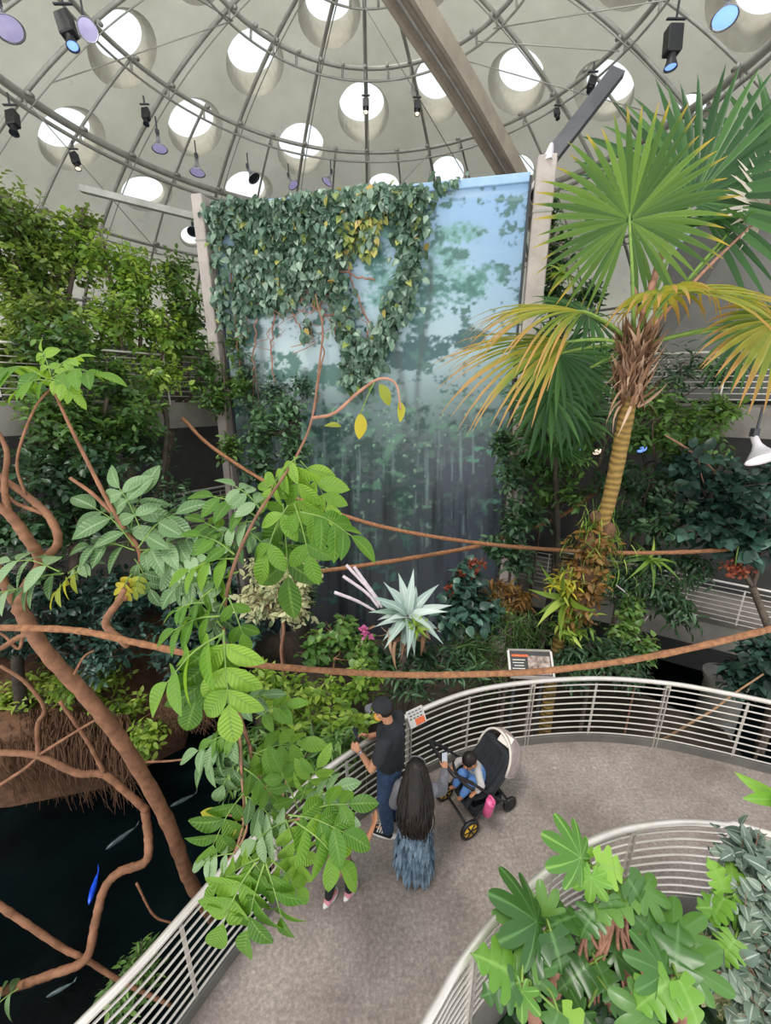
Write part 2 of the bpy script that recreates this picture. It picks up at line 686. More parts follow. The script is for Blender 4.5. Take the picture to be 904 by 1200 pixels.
def floor_material():
    m, nt, out = new_mat('ramp_floor')
    b = nt.nodes.new('ShaderNodeBsdfPrincipled')
    nt.links.new(b.outputs[0], out.inputs[0])
    big = ramp(nt, noise(nt, 1.1, 6, .65), [(.34, '#84776f'), (.5, '#a0938b'), (.68, '#b3a79e')])
    fine = ramp(nt, noise(nt, 28, 4, .75), [(.3, '#8d8d8d'), (.5, '#c9c9c9'), (.68, '#ffffff')])
    mx = nt.nodes.new('ShaderNodeMix')
    mx.data_type = 'RGBA'
    mx.blend_type = 'MULTIPLY'
    mx.inputs[0].default_value = .75
    nt.links.new(big, mx.inputs[6])
    nt.links.new(fine, mx.inputs[7])
    spk = ramp(nt, noise(nt, 9, 2, .5), [(.70, (0, 0, 0, 1)), (.76, (.35, .35, .35, 1))])
    m2 = nt.nodes.new('ShaderNodeMix')
    m2.data_type = 'RGBA'
    nt.links.new(spk, m2.inputs[0])
    nt.links.new(mx.outputs[2], m2.inputs[6])
    m2.inputs[7].default_value = lin('#cfc6be')
    nt.links.new(m2.outputs[2], b.inputs['Base Color'])
    b.inputs['Roughness'].default_value = .62
    bp = nt.nodes.new('ShaderNodeBump')
    bp.inputs['Strength'].default_value = .2
    bp.inputs['Distance'].default_value = .01
    nt.links.new(noise(nt, 60, 3), bp.inputs['Height'])
    nt.links.new(bp.outputs[0], b.inputs['Normal'])


floor_material()


def water_material():
    m, nt, out = new_mat('pond_water')
    b = nt.nodes.new('ShaderNodeBsdfPrincipled')
    nt.links.new(b.outputs[0], out.inputs[0])
    nt.links.new(ramp(nt, noise(nt, .5, 4), [(.35, '#040607'), (.6, '#070f11'), (.8, '#0e1f1f')]), b.inputs['Base Color'])
    b.inputs['Roughness'].default_value = .12
    b.inputs['Specular IOR Level'].default_value = .08
    bp = nt.nodes.new('ShaderNodeBump')
    bp.inputs['Strength'].default_value = .12
    bp.inputs['Distance'].default_value = .05
    nt.links.new(noise(nt, 3, 3), bp.inputs['Height'])
    nt.links.new(bp.outputs[0], b.inputs['Normal'])


water_material()


def glass_material():
    m, nt, out = new_mat('dome_glass')
    tr = nt.nodes.new('ShaderNodeBsdfTransparent')
    tr.inputs[0].default_value = (.93, .95, .94, 1)
    gl = nt.nodes.new('ShaderNodeBsdfGlossy')
    gl.inputs['Roughness'].default_value = .12
    gl.inputs[0].default_value = (.8, .85, .85, 1)
    df = nt.nodes.new('ShaderNodeBsdfDiffuse')
    df.inputs[0].default_value = (.75, .78, .76, 1)
    a = nt.nodes.new('ShaderNodeMixShader')
    a.inputs[0].default_value = .5
    nt.links.new(gl.outputs[0], a.inputs[1])
    nt.links.new(df.outputs[0], a.inputs[2])
    mx = nt.nodes.new('ShaderNodeMixShader')
    f = ramp(nt, noise(nt, .9, 6, .75), [(.4, (.03, .03, .03, 1)), (.62, (.07, .07, .07, 1)), (.8, (.3, .3, .3, 1))])
    nt.links.new(f, mx.inputs[0])
    nt.links.new(tr.outputs[0], mx.inputs[1])
    nt.links.new(a.outputs[0], mx.inputs[2])
    nt.links.new(mx.outputs[0], out.inputs[0])


glass_material()


def struct(name, g, m, smooth=False):
    o = g.build(name, m, smooth=smooth)
    o['kind'] = 'structure'
    return o


# ------------------------------------------------------------------ outer concrete shell with round skylights
R_IN, R_OUT = 17.5, 18.6
HOLES = [  # disc cx, cy, rx, ry (outer end) / opening cx, cy, rx, ry (inner end)
    (138, 40, 28, 29, 143, 56, 41, 48), (73, 149, 32, 23, 84, 162, 40, 38), (223, 138, 27, 23, 229, 149, 32, 35),
    (295, 59, 28, 26, 299, 73, 34, 41), (385, -2, 27, 27, 386, 14, 37, 44), (353, 165, 26, 21, 353, 175, 28, 31),
    (287, 218, 23, 17, 292, 222, 28, 22), (424, 119, 26, 23, 426, 131, 30, 36), (511, 91, 23, 25, 512, 104, 30, 40),
    (611, 81, 26, 26, 606, 95, 34, 40), (525, 201, 19, 18, 525, 207, 22, 25), (450, 217, 18, 14, 450, 222, 21, 19),
    (608, 198, 18, 17, 606, 204, 22, 24), (716, 94, 28, 25, 708, 106, 36, 37), (890, -5, 28, 22, 872, 10, 46, 52),
    (735, -36, 24, 20, 731, -22, 36, 36), (812, 122, 16, 12, 815, 126, 19, 18), (166, 222, 25, 15, 172, 226, 30, 22),
    (225, 275, 13, 10, 226, 277, 15, 13), (233, -40, 24, 22, 233, -26, 32, 33), (500, -26, 18, 18, 500, -14, 25, 26),
    (8, -45, 24, 20, 10, -30, 34, 34), (372, 252, 14, 8, 372, 255, 17, 11), (780, 190, 14, 9, 782, 193, 18, 14),
]
BLIND = []


def build_shell():
    g = Geo()
    azs, els = np.linspace(-100, 100, 101), np.linspace(8, 78, 52)
    na, ne = len(azs), len(els)
    v = [sph(a, e, R) for R in (R_IN, R_OUT) for a in azs for e in els]
    q = []
    o2 = na * ne
    for i in range(na - 1):
        for j in range(ne - 1):
            a = i * ne + j
            q.append((a, a + 1, a + ne + 1, a + ne))
            q.append((o2 + a, o2 + a + ne, o2 + a + ne + 1, o2 + a + 1))
    for i in range(na - 1):
        for j, s in ((0, 1), (ne - 1, -1)):
            a, b = i * ne + j, (i + 1) * ne + j
            f = (a, b, o2 + b, o2 + a)
            q.append(f[::s])
    for j in range(ne - 1):
        for i, s in ((0, -1), (na - 1, 1)):
            a, b = i * ne + j, i * ne + j + 1
            f = (a, b, o2 + b, o2 + a)
            q.append(f[::s])
    g.add(v, q)
    shell = g.build('ceiling', 'concrete_shell', smooth=False)
    shell.data.materials.append(MATS['white_reveal'])
    c = Geo()
    N = 28
    an = np.linspace(0, 2 * PI, N, endpoint=False)

    def loft(rings):
        v = np.concatenate(rings)
        q = [(i * N + k, i * N + (k + 1) % N, (i + 1) * N + (k + 1) % N, (i + 1) * N + k) for i in range(len(rings) - 1) for k in range(N)]
        m = len(rings)
        v = np.concatenate([v, [rings[0].mean(0)], [rings[-1].mean(0)]])
        t = [(m * N, (k + 1) % N, k) for k in range(N)] + [(m * N + 1, (m - 1) * N + k, (m - 1) * N + (k + 1) % N) for k in range(N)]
        c.add(v, q, t)
    for dx, dy, dr, ds, ox, oy, orx, ory in HOLES:
        A = np.array([on_sphere(ox + orx * math.cos(t), oy - ory * math.sin(t), R_IN) for t in an])
        B = np.array([on_sphere(dx + dr * math.cos(t), dy - ds * math.sin(t), R_OUT) for t in an])
        loft([A - (B - A) * .12, A, B, B + (B - A) * .12])
    for x, y, rx, ry in BLIND:
        if rx:
            A = np.array([on_sphere(x + rx * math.cos(t), y - ry * math.sin(t), R_IN - .1) for t in an])
            n = unit(A.mean(0) - SPH)
            loft([A, A + n * .28])
    cut = c.build('cutter', 'white_reveal', smooth=False)
    for ob in (shell, cut):
        bm = bmesh.new()
        bm.from_mesh(ob.data)
        bmesh.ops.recalc_face_normals(bm, faces=bm.faces)
        bm.to_mesh(ob.data)
        bm.free()
    mo = shell.modifiers.new('b', 'BOOLEAN')
    mo.operation = 'DIFFERENCE'
    mo.solver = 'EXACT'
    mo.use_self = True
    mo.material_mode = 'TRANSFER'
    mo.object = cut
    dg = bpy.context.evaluated_depsgraph_get()
    me = bpy.data.meshes.new_from_object(shell.evaluated_get(dg))
    shell.modifiers.clear()
    shell.data = me
    bpy.data.objects.remove(cut)
    shell['kind'] = 'structure'
    return shell


build_shell()

# ------------------------------------------------------------------ walls, water, ground
g = Geo()
ang = np.radians(np.linspace(-118, 118, 90))
for Rr, s in ((13.9, 1), (14.2, -1)):
    base = np.array([SPH + V(Rr * math.sin(a), Rr * math.cos(a), 0) for a in ang])
    lo, hi = base.copy(), base.copy()
    lo[:, 2], hi[:, 2] = -4.5, 6.6
    n = len(base)
    g.add(np.concatenate([lo, hi]), [((i, i + 1, n + i + 1, n + i) if s > 0 else (i + 1, i, n + i, n + i + 1)) for i in range(n - 1)])
struct('wall_back', g, 'dark_concrete')

g = Geo()
lathe(g, [(0, -3.2), (13.88, -3.2), (13.88, -3.0), (0, -3.0)], (SPH[0], SPH[1], 0), seg=72)
o = struct('pond_water', g, 'pond_water')
g = Geo()
lathe(g, [(0, -4.6), (14.15, -4.6), (14.15, -4.4), (0, -4.4)], (SPH[0], SPH[1], 0), seg=72)
struct('floor', g, 'dark_concrete')

HAND = [(98, 1197), (167, 1127), (267, 1014), (360, 920), (417, 878), (447, 859), (480, 838), (550, 811), (625, 799), (705, 795), (785, 801), (855, 813), (904, 823)]
RAIL_H = 1.07
out_pts = [GZ(x, y, RAIL_H)[:2] for x, y in HAND]
out_pts = [out_pts[0] + (out_pts[0] - out_pts[1]) * 1.5] + out_pts + [V(6.2, 3.75), V(7.6, 2.9)]
OUT = cr(out_pts, 8)
INN_PX = [(503, 1193), (536, 1136), (574, 1085), (616, 1043), (668, 1000), (705, 981), (743, 970), (799, 964), (850, 967), (884, 972)]
in_pts = [GZ(x, y, RAIL_H)[:2] for x, y in INN_PX]
in_pts = [in_pts[0] + (in_pts[0] - in_pts[1]) * 5] + in_pts + [V(4.4, 2.25), V(5.6, 1.3)]
INN = cr(in_pts, 8)


def resample(c, n):
    d = np.r_[0, np.cumsum(np.linalg.norm(np.diff(c, axis=0), axis=1))]
    s = np.linspace(0, d[-1], n)
    return np.stack([np.interp(s, d, c[:, k]) for k in range(c.shape[1])], 1)


def arc_at(c, s):
    d = np.r_[0, np.cumsum(np.linalg.norm(np.diff(c, axis=0), axis=1))]
    return np.array([np.interp(s, d, c[:, k]) for k in range(c.shape[1])])


def arc_of(c, p):
    d = np.r_[0, np.cumsum(np.linalg.norm(np.diff(c, axis=0), axis=1))]
    return d[np.argmin(np.linalg.norm(c - np.asarray(p), axis=1))]


def z3(c, z):
    return np.c_[c, np.full(len(c), z)]


def deck(name, A, B, thick, material):
    """slab between two 3-D edge curves of equal length."""
    n = len(A)
    m = 7
    s = np.linspace(0, 1, m)
    top = np.stack([A * (1 - k) + B * k for k in s], 1).reshape(-1, 3)
    bot = top - V(0, 0, thick)
    g = Geo()
    q = []
    N = n * m
    for i in range(n - 1):
        for k in range(m - 1):
            a = i * m + k
            q.append((a, a + 1, a + m + 1, a + m))
            q.append((N + a, N + a + m, N + a + m + 1, N + a + 1))
        a, b = i * m, (i + 1) * m
        q.append((a, b, N + b, N + a))
        a, b = i * m + m - 1, (i + 1) * m + m - 1
        q.append((b, a, N + a, N + b))
    for k in range(m - 1):
        q.append((k, N + k, N + k + 1, k + 1))
        a = (n - 1) * m + k
        q.append((a, a + 1, N + a + 1, N + a))
    g.add(np.concatenate([top, bot]), q)
    return struct(name, g, material)


def normals2(c):
    t = unit(np.gradient(c, axis=0))
    return np.c_[-t[:, 1], t[:, 0]]


nO, nI = normals2(OUT), normals2(INN)
deck('floor_walkway', z3(resample(OUT, 90), 0), z3(resample(INN, 90), 0), .38, 'ramp_floor')
for nm, c in (('trim_1', OUT), ('trim_2', INN)):
    g = Geo()
    sweep_rect(g, z3(c, .0), .05, .56, off=(0, -.16))
    struct(nm, g, 'steel_kerb')


# ------------------------------------------------------------------ railings
def railing(label, path, post_s, mid_s, zs, hand_z=RAIL_H, hr=.032, rr=.011, name='metal_railing', seg=6, plate=True, mid=True):
    """path: (n,3) curve of the deck edge."""
    t = thing(name, label, 'railing', path[len(path) // 2], group=None)
    g = Geo()
    tube(g, path + V(0, 0, hand_z), hr, 10)
    g.build('handrail', 'steel_rail', t)
    for z in zs:
        g = Geo()
        tube(g, path + V(0, 0, z), rr, seg)
        g.build('rail', 'steel_rail', t)
    for s in post_s:
        p = arc_at(path, s)
        d = unit(arc_at(path, s + .05) - arc_at(path, s - .05))
        g = Geo()
        for k in ((-.022, .022) if plate else (0,)):
            b = p + d * k
            nrm = V(-d[1], d[0], 0)
            bar(g, b + V(0, 0, -.05), b + V(0, 0, hand_z - .02), .012 if plate else .03, .055, up=nrm)
        bar(g, p + V(0, 0, hand_z - .06), p + V(0, 0, hand_z - .02), .05, .05, up=V(-d[1], d[0], 0))
        g.build('post', 'steel_rail', t, smooth=False)
    for s in mid_s:
        p = arc_at(path, s)
        d = unit(arc_at(path, s + .05) - arc_at(path, s - .05))
        g = Geo()
        bar(g, p + V(0, 0, zs[0] - .04), p + V(0, 0, zs[-1] + .02), .03, .012, up=V(-d[1], d[0], 0))
        g.build('baluster', 'steel_rail', t, smooth=False)
    return t


zs = list(np.linspace(.14, .97, 9))
s0 = arc_of(OUT, GZ(625, 799, RAIL_H)[:2])
L = arc_of(OUT, OUT[-1])
ps = [s0 + 1.83 * k for k in range(-6, 4) if .1 < s0 + 1.83 * k < L - .1]
railing('curved silver railing along the far edge of the walkway, a man leaning on it', z3(OUT, 0), ps, [s + .915 for s in ps], zs)
s1 = arc_of(INN, GZ(743, 970, RAIL_H)[:2])
L = arc_of(INN, INN[-1])
ps = [s1 + 1.83 * k for k in range(-3, 4) if .1 < s1 + 1.83 * k < L - .1]
railing('curved silver railing around the lobed leaves at the inner edge of the walkway', z3(INN, 0), ps, [s + .915 for s in ps], zs)

# ------------------------------------------------------------------ far ramps
def far_ramp(nm, pts, width, side, label, thick=.6):
    p = cr(np.array(pts, float), 8)
    n2 = normals2(p[:, :2]) * side
    deck(nm, p, p + np.c_[n2 * width, np.zeros(len(p))], thick, 'fascia')
    Ln = np.linalg.norm(np.diff(p, axis=0), axis=1).sum()
    s = list(np.arange(.3, Ln - .1, 2.0))
    railing(label, p, s, [a + 1.0 for a in s if a + 1.0 < Ln], list(np.linspace(.15, .95, 8)), hr=.028, rr=.012, seg=5, plate=False)
    return p


RL1 = far_ramp('floor_ramp_left', [(-3.7, 11.9, 1.2), (-4.7, 10.7, 1.22), (-5.5, 9.7, 1.25), (-6.8, 8.2, 1.3), (-8.0, 6.4, 1.35)], 2.2, -1, 'grey ramp railing behind the left mural post, over the pale ledge below the dark doorway')
RL2 = far_ramp('floor_gallery_left', [(-3.7, 11.9, 4.5), (-4.7, 10.7, 4.52), (-5.5, 9.7, 4.55), (-6.8, 8.2, 4.6), (-8.0, 6.4, 4.65)], 2.2, -1, 'grey gallery railing half hidden by the small-leaved trees, left of the mural')
RR1 = far_ramp('floor_ramp_right', [(3.0, 10.2, -.1), (4.4, 9.5, -.12), (6.0, 8.85, -.2), (7.4, 8.2, -.28), (8.9, 7.4, -.35)], 2.2, 1, 'grey ramp railing crossing behind the palm trunk, above the concrete ledge')
RR2 = far_ramp('floor_gallery_right', [(3.0, 10.6, 4.5), (4.4, 9.9, 4.5), (6.0, 9.2, 4.5), (7.6, 8.3, 4.5), (9.0, 7.3, 4.5)], 2.2, 1, 'grey gallery railing behind the yellow palm fans at the right')

# inner walls behind the ramps
g = Geo()
w = np.array([(-4.6, 13.6), (-6.6, 12.2), (-8.2, 10.6), (-9.6, 8.4), (-10.2, 6.4)])
c = z3(cr(w, 6), 1.0)
sweep_rect(g, c, .2, 7.4, off=(0, 0))
struct('wall_left', g, 'dark_concrete')
g = Geo()
w = np.array([(3.6, 12.9), (5.4, 12.0), (7.0, 11.2), (8.8, 10.1), (10.6, 9.0)])
c = z3(cr(w, 6), .8)
sweep_rect(g, c, .2, 7.3, off=(0, 0))
struct('wall_right', g, 'dark_concrete')
# sloping grey soffit behind the palm
g = Geo()
A, B, C_, D = P(985, 80, 8.6), P(788, 296, 11.2), P(740, 470, 11.2), P(985, 470, 8.6)
n = unit(np.cross(B - A, D - A))
v = np.array([A, B, C_, D, A - n * .25, B - n * .25, C_ - n * .25, D - n * .25])
g.add(v, [(0, 1, 2, 3), (7, 6, 5, 4), (0, 4, 5, 1), (1, 5, 6, 2), (2, 6, 7, 3), (3, 7, 4, 0)])
mat('soffit_grey', '#62605e', '#757370', scale=.8, rough=.7, bump=.1)
struct('wall_soffit', g, 'soffit_grey')
g = Geo()
tube(g, [A, (A + B) / 2, B], .05, 8)
mat('pale_edge', '#c9d2e6', '#d8dff0', rough=.4)
o = struct('trim_3', g, 'pale_edge')

# round column under the right ramp
g = Geo()
pc = P(853, 790, 8.6)
lathe(g, [(.36, -4.6), (.36, -1.1), (.42, -.95), (.42, -.9)], (pc[0], pc[1], 0), seg=28)
struct('column', g, 'concrete', True)
g = Geo()
lathe(g, [(.3, -4.6), (.3, .7)], (-6.9, 9.4, 0), seg=24)
struct('column_left', g, 'concrete', True)


# planting beds
def bed(name, poly, ztop, zbot, material='soil'):
    """solid bed: poly = plan outline, ztop = heights per point"""
    poly = np.asarray(poly, float)
    n = len(poly)
    c = poly.mean(0)
    rings = []
    zt = np.asarray(ztop, float) * np.ones(n)
    for s in np.linspace(1, .0, 7)[:-1]:
        q = c + (poly - c) * s
        z = zt * s + zt.mean() * (1 - s) + .18 * np.sin(q[:, 0] * 3.1 + q[:, 1] * 1.7) * (1 if s < 1 else 0)
        rings.append(np.c_[q, z])
    v = np.concatenate([np.c_[poly, np.full(n, zbot)]] + rings + [[[c[0], c[1], zt.mean()]]])
    m = len(rings) + 1
    q = [(i * n + k, i * n + (k + 1) % n, (i + 1) * n + (k + 1) % n, (i + 1) * n + k) for i in range(m - 1) for k in range(n)]
    t = [((m - 1) * n + k, (m - 1) * n + (k + 1) % n, m * n) for k in range(n)]
    g = Geo()
    g.add(v, q, t)
    return struct(name, g, material, True)


oo = resample(OUT, 40)
on = normals2(oo)
edge = oo[13:34] + on[13:34] * .12
bed('ground_bank', np.concatenate([edge, [(6.6, 6.4), (5.4, 7.6), (4.0, 8.6), (2.6, 8.9), (0.9, 9.2), (-.6, 9.5), (-2.0, 9.9), (-3.4, 9.6), (-3.2, 8.0), (-2.4, 6.4), (-1.9, 5.2)]]),
    -1.5, -3.2)
bed('ground_well', np.concatenate([resample(INN, 30)[4:27] - normals2(resample(INN, 30))[4:27] * .1, [(4.2, .6), (2.2, .4), (.9, .5)]]), -.75, -3.2)
bed('ground_island', [(-4.6, 7.4), (-4.9, 8.6), (-5.4, 10.2), (-7.5, 10.5), (-9.6, 9.4), (-10.2, 7.0), (-9.2, 5.9), (-7.4, 6.0), (-5.8, 6.4)], -1.25, -3.2, 'root_brown')
# ================================================================== GLASS DOME FRAME
R_G = 13.7
dome = thing('dome_frame', 'grey steel frame of rings and ribs carrying the glass dome inside the concrete ceiling', 'dome frame', SPH + V(0, 0, 0))


def ring_path(el, R, a0=-112, a1=112):
    return np.array([sph(a, el, R) for a in np.linspace(a0, a1, 90)])


for el, r in ((83, .04), (75.9, .05), (66, .05), (57, .085), (47, .045), (37, .045), (27, .045), (17, .06)):
    g = Geo()
    tube(g, ring_path(el, R_G), r, 8)
    tube(g, ring_path(el - .5, R_G - .2), r * .5, 6)
    for a in np.arange(-112, 113, 10):          # ties between the two tubes and the glass clamps
        tube(g, [sph(a, el, R_G), sph(a, el - .5, R_G - .2)], .03, 5)
        tube(g, [sph(a - .6, el + .6, R_G - .08), sph(a + .6, el + .6, R_G - .08)], .045, 5)
    g.build('ring', 'dome_steel', dome)
for a in range(-102, 119, 20):
    g = Geo()
    tube(g, [sph(a, e, R_G) for e in np.linspace(87, 14, 50)], .046, 8)
    tube(g, [sph(a + .75, e, R_G - .16) for e in np.linspace(84, 14, 50)], .014, 5)
    g.build('rib', 'dome_steel', dome)
for a in range(-112, 119, 20):
    g = Geo()
    tube(g, [sph(a, e, R_G) for e in np.linspace(66, 14, 40)], .032, 8)
    g.build('rib', 'dome_steel', dome)
for a0, e0, a1, e1 in ((-62, 75.9, -82, 60), (-62, 75.9, -112, 66), (18, 83, 48, 57), (-2, 83, 28, 62), (58, 75.9, 98, 62), (78, 66, 50, 76), (38, 76, 78, 57), (-82, 57, -52, 47), (18, 66, -12, 50)):
    g = Geo()
    tube(g, [sph(a0, e0, R_G - .25), sph(a1, e1, R_G - .25)], .012, 5)
    g.build('tie_rod', 'dome_steel', dome)
g = Geo()
azs, els = np.linspace(-112, 112, 113), np.linspace(16, 86, 36)
v = [sph(a, e, R_G + .12) for a in azs for e in els]
ne = len(els)
g.add(v, [(i * ne + j, (i + 1) * ne + j, (i + 1) * ne + j + 1, i * ne + j + 1) for i in range(len(azs) - 1) for j in range(ne - 1)])
gl = g.build('glazing', 'dome_glass', dome)

# big arched box beam
t = thing('arch_beam', 'broad brown-grey box beam slanting down across the dome to the top of the mural', 'beam', on_sphere(600, 205, 13.0))
px = cr([(425, -90), (478, 0), (541, 100), (603, 208), (665, 320)], 8)
path = np.array([on_sphere(x, y, 12.9) for x, y in px])
g = Geo()
upn = unit(path[len(path) // 2] - SPH)
sweep_rect(g, path, .4, .3, up=upn)
g.build('web', 'beam_steel', t, smooth=False)
for s in (-1, 1):
    g = Geo()
    sweep_rect(g, path, .09, .44, up=upn, off=(s * .24, 0))
    g.build('flange', 'beam_steel', t, smooth=False)
g = Geo()
tube(g, path - upn * .22, .035, 6)
g.build('conduit', 'dome_steel', t)

# ------------------------------------------------------------------ mural
ML, MR = PY(249, 245, 10.5), PY(622, 204, 9.05)
ML[2] = MR[2] = 8.62
M0 = V((ML[0] + MR[0]) / 2, (ML[1] + MR[1]) / 2, 0)
MX = unit(V(MR[0] - ML[0], MR[1] - ML[1], 0))
MN = V(MX[1], -MX[0], 0)                      # towards the viewer
MW, MTOP, MBOT = np.linalg.norm((MR - ML)[:2]), 8.62, -3.0


def on_mural(x, y, off=0.0):
    d = ray(x, y)
    k = ((M0 + MN * off - CAM) @ MN) / (d @ MN)
    return CAM + d * k


def px_of(p):
    """where a world point lands (used only to lay out the printed picture)."""
    q = p - CAM
    t = q[..., 1] * CP - q[..., 2] * SP
    return 452 + F_PX * q[..., 0] / t, 600 - F_PX * (q[..., 1] * SP + q[..., 2] * CP) / t


def vnoise(x, y, seed):
    rg = np.random.RandomState(seed)
    T = rg.rand(64, 64)
    xi, yi = np.floor(x).astype(int), np.floor(y).astype(int)
    fx, fy = x - xi, y - yi
    fx, fy = fx * fx * (3 - 2 * fx), fy * fy * (3 - 2 * fy)
    a, b = T[xi % 64, yi % 64], T[(xi + 1) % 64, yi % 64]
    c, d = T[xi % 64, (yi + 1) % 64], T[(xi + 1) % 64, (yi + 1) % 64]
    return (a * (1 - fx) + b * fx) * (1 - fy) + (c * (1 - fx) + d * fx) * fy


def fbm(x, y, seed, o=4):
    s, a, n = 0, 1.0, 0
    for k in range(o):
        s = s + a * vnoise(x * 2 ** k, y * 2 ** k, seed + k)
        n += a
        a *= .55
    return s / n


def paint_mural():
    nx, nz = 300, 480
    xs, zs_ = np.linspace(-MW / 2, MW / 2, nx), np.linspace(MBOT, MTOP, nz)
    X, Z = np.meshgrid(xs, zs_, indexing='ij')
    W = M0 + X[..., None] * MX + np.stack([0 * X, 0 * X, Z], -1)
    x, y = px_of(W)
    L = lambda h: np.array(lin(h)[:3])
    # vertical colour run of the printed picture: sky, mist, forest, dark pool
    ys = [200, 250, 330, 410, 455, 500, 560, 640, 720, 800, 1000]
    cs = [L(c) for c in ('#7fa3c8', '#8cabc8', '#9db6c4', '#9fb5ba', '#7d9192', '#566b69', '#465357', '#43484e', '#43454b', '#36383e', '#2b2c31')]
    col = np.stack([np.interp(y, ys, [c[k] for c in cs]) for k in range(3)], -1)

    def mix(col, c, a):
        a = np.clip(a, 0, 1)[..., None]
        return col * (1 - a) + L(c) * a
    w = (fbm(x / 60, y / 60, 40) - .5) * 34
    n1, n2 = fbm(x / 17, y / 13, 3, 5), fbm(x / 5.5, y / 4.5, 11, 3)
    col = mix(col, '#bcc9cb', np.exp(-((x - 330) / 60) ** 2 - ((y - 400) / 70) ** 2) * .6)
    col = mix(col, '#6f93bd', np.exp(-((x - 600) / 60) ** 2 - ((y - 300) / 90) ** 2) * .45)

    def tree(col, blobs, c, dens=.5, hard=8, sc=1.0):
        m = np.zeros_like(x)
        for bx, by, rx, ry in blobs:
            m = np.maximum(m, 1 - ((x + w * .5 - bx) / rx) ** 2 - ((y + w * .4 - by) / ry) ** 2)
        tex = n1 * .6 + n2 * .4
        return mix(col, c, (np.clip(m, -1, .7) * .34 + tex - dens) * hard * 1.3)
    # far crowns, pale teal
    col = tree(col, [(470, 270, 38, 26), (540, 275, 42, 20), (510, 310, 60, 30), (560, 330, 45, 24), (455, 340, 40, 40)], '#6b978f', .60, 5)
    col = tree(col, [(530, 345, 55, 22), (575, 322, 30, 18), (490, 365, 45, 18), (440, 300, 25, 30)], '#4d7a72', .62, 6)
    col = tree(col, [(500, 405, 38, 17), (552, 398, 34, 14), (470, 420, 24, 14)], '#3d5d5e', .55, 9)
    col = tree(col, [(395, 445, 45, 22), (330, 430, 40, 20), (290, 370, 25, 45)], '#4c7068', .60, 8)
    # trunks
    for tx, y0, y1, tw in ((497, 300, 640, 3.5), (468, 380, 620, 4.5), (300, 380, 620, 5), (350, 430, 700, 4), (548, 480, 690, 5), (512, 520, 700, 8), (280, 420, 700, 6)):
        c_ = tx + 8 * np.sin(y / 45.0 + tx)
        col = mix(col, '#49504f', np.exp(-((x - c_) / tw) ** 2) * .6 * ((y > y0) & (y < y1)))
    # middle forest
    band = np.clip((y - 455) / 40, 0, 1) * np.clip((660 - y) / 90, 0, 1)
    col = mix(col, '#2b4540', (n1 * .6 + n2 * .4 - .46) * 7 * band)
    col = mix(col, '#587d68', (fbm(x / 13, y / 10, 77, 4) - .60) * 9 * band)
    col = mix(col, '#7fa286', (fbm(x / 6, y / 6, 91, 3) - .70) * 12 * band)
    # dark cliff at right and waterfall streaks
    col = mix(col, '#454a56', np.clip((x - 470 + w) / 60, 0, 1) * np.clip((y - 495 + w * .5) / 40, 0, 1) * .8)
    st = fbm(x / 5.0, y / 90, 130, 4)
    fall = np.clip((y - 480) / 60, 0, 1) * np.clip((760 - y) / 130, 0, 1)
    col = mix(col, '#7c9192', (st - .60) * 4 * fall * (fbm(x / 40, y / 30, 21) > .42))
    col = mix(col, '#26282e', (fbm(x / 7.0, y / 120, 160, 3) - .56) * 4 * np.clip((y - 520) / 60, 0, 1))
    col = mix(col, '#5d8f7c', (fbm(x / 8, y / 7, 301, 3) - .62) * 12 * np.exp(-((x - 590) / 40) ** 2) * np.exp(-((y - 530) / 60) ** 2))
    col = mix(col, '#a8bccb', (fbm(x / 90, y / 10, 55, 3) - .58) * 2.0 * np.clip((330 - y) / 60, 0, 1) * np.clip((x - 480) / 40, 0, 1))
    g = Geo()
    i, j = np.meshgrid(np.arange(nx - 1), np.arange(nz - 1), indexing='ij')
    a = i * nz + j
    loc = np.stack([X, 0 * X, Z], -1).reshape(-1, 3)
    g.add(loc, np.stack([a, a + nz, a + nz + 1, a + 1], -1).reshape(-1, 4))
    o = g.build('mural_banner', None, smooth=False, local=True)
    o.location = (M0[0], M0[1], 0)
    o.rotation_euler = (0, 0, math.atan2(MX[1], MX[0]))
    ca = o.data.color_attributes.new('print', 'FLOAT_COLOR', 'POINT')
    rgba = np.concatenate([col.reshape(-1, 3), np.ones((nx * nz, 1))], 1)
    ca.data.foreach_set('color', rgba.astype(np.float32).ravel())
    m, nt, out = new_mat('printed_forest')
    b = nt.nodes.new('ShaderNodeBsdfPrincipled')
    at = nt.nodes.new('ShaderNodeAttribute')
    at.attribute_name = 'print'
    nt.links.new(at.outputs['Color'], b.inputs['Base Color'])
    b.inputs['Roughness'].default_value = .45
    nt.links.new(b.outputs[0], out.inputs[0])
    o.data.materials.append(m)
    return o


mural = paint_mural()
tag(mural, 'tall printed banner of a misty rainforest with blue sky, hung between two pale posts', 'mural')
g = Geo()                                     # backing slab and top hem give the banner its thickness
for z, h, d in (((MTOP + MBOT) / 2, MTOP - MBOT, .04),):
    box(g, (0, .05, z), (MW, d, h))
bk = g.build('backing', 'dark_steel', mural, smooth=False, local=True)
g = Geo()
box(g, (0, 0, MTOP - .02), (MW, .08, .16), bev=.015)
mat('hem_blue', '#8fb0d2', '#9dbbd8', rough=.6)
g.build('top_hem', 'hem_blue', mural, smooth=False, local=True)
for s in (-1, 1):
    g = Geo()
    box(g, (s * (MW / 2 + .01), -.01, (MTOP + MBOT) / 2), (.05, .08, MTOP - MBOT))
    g.build('side_hem', 'dark_steel', mural, smooth=False, local=True)

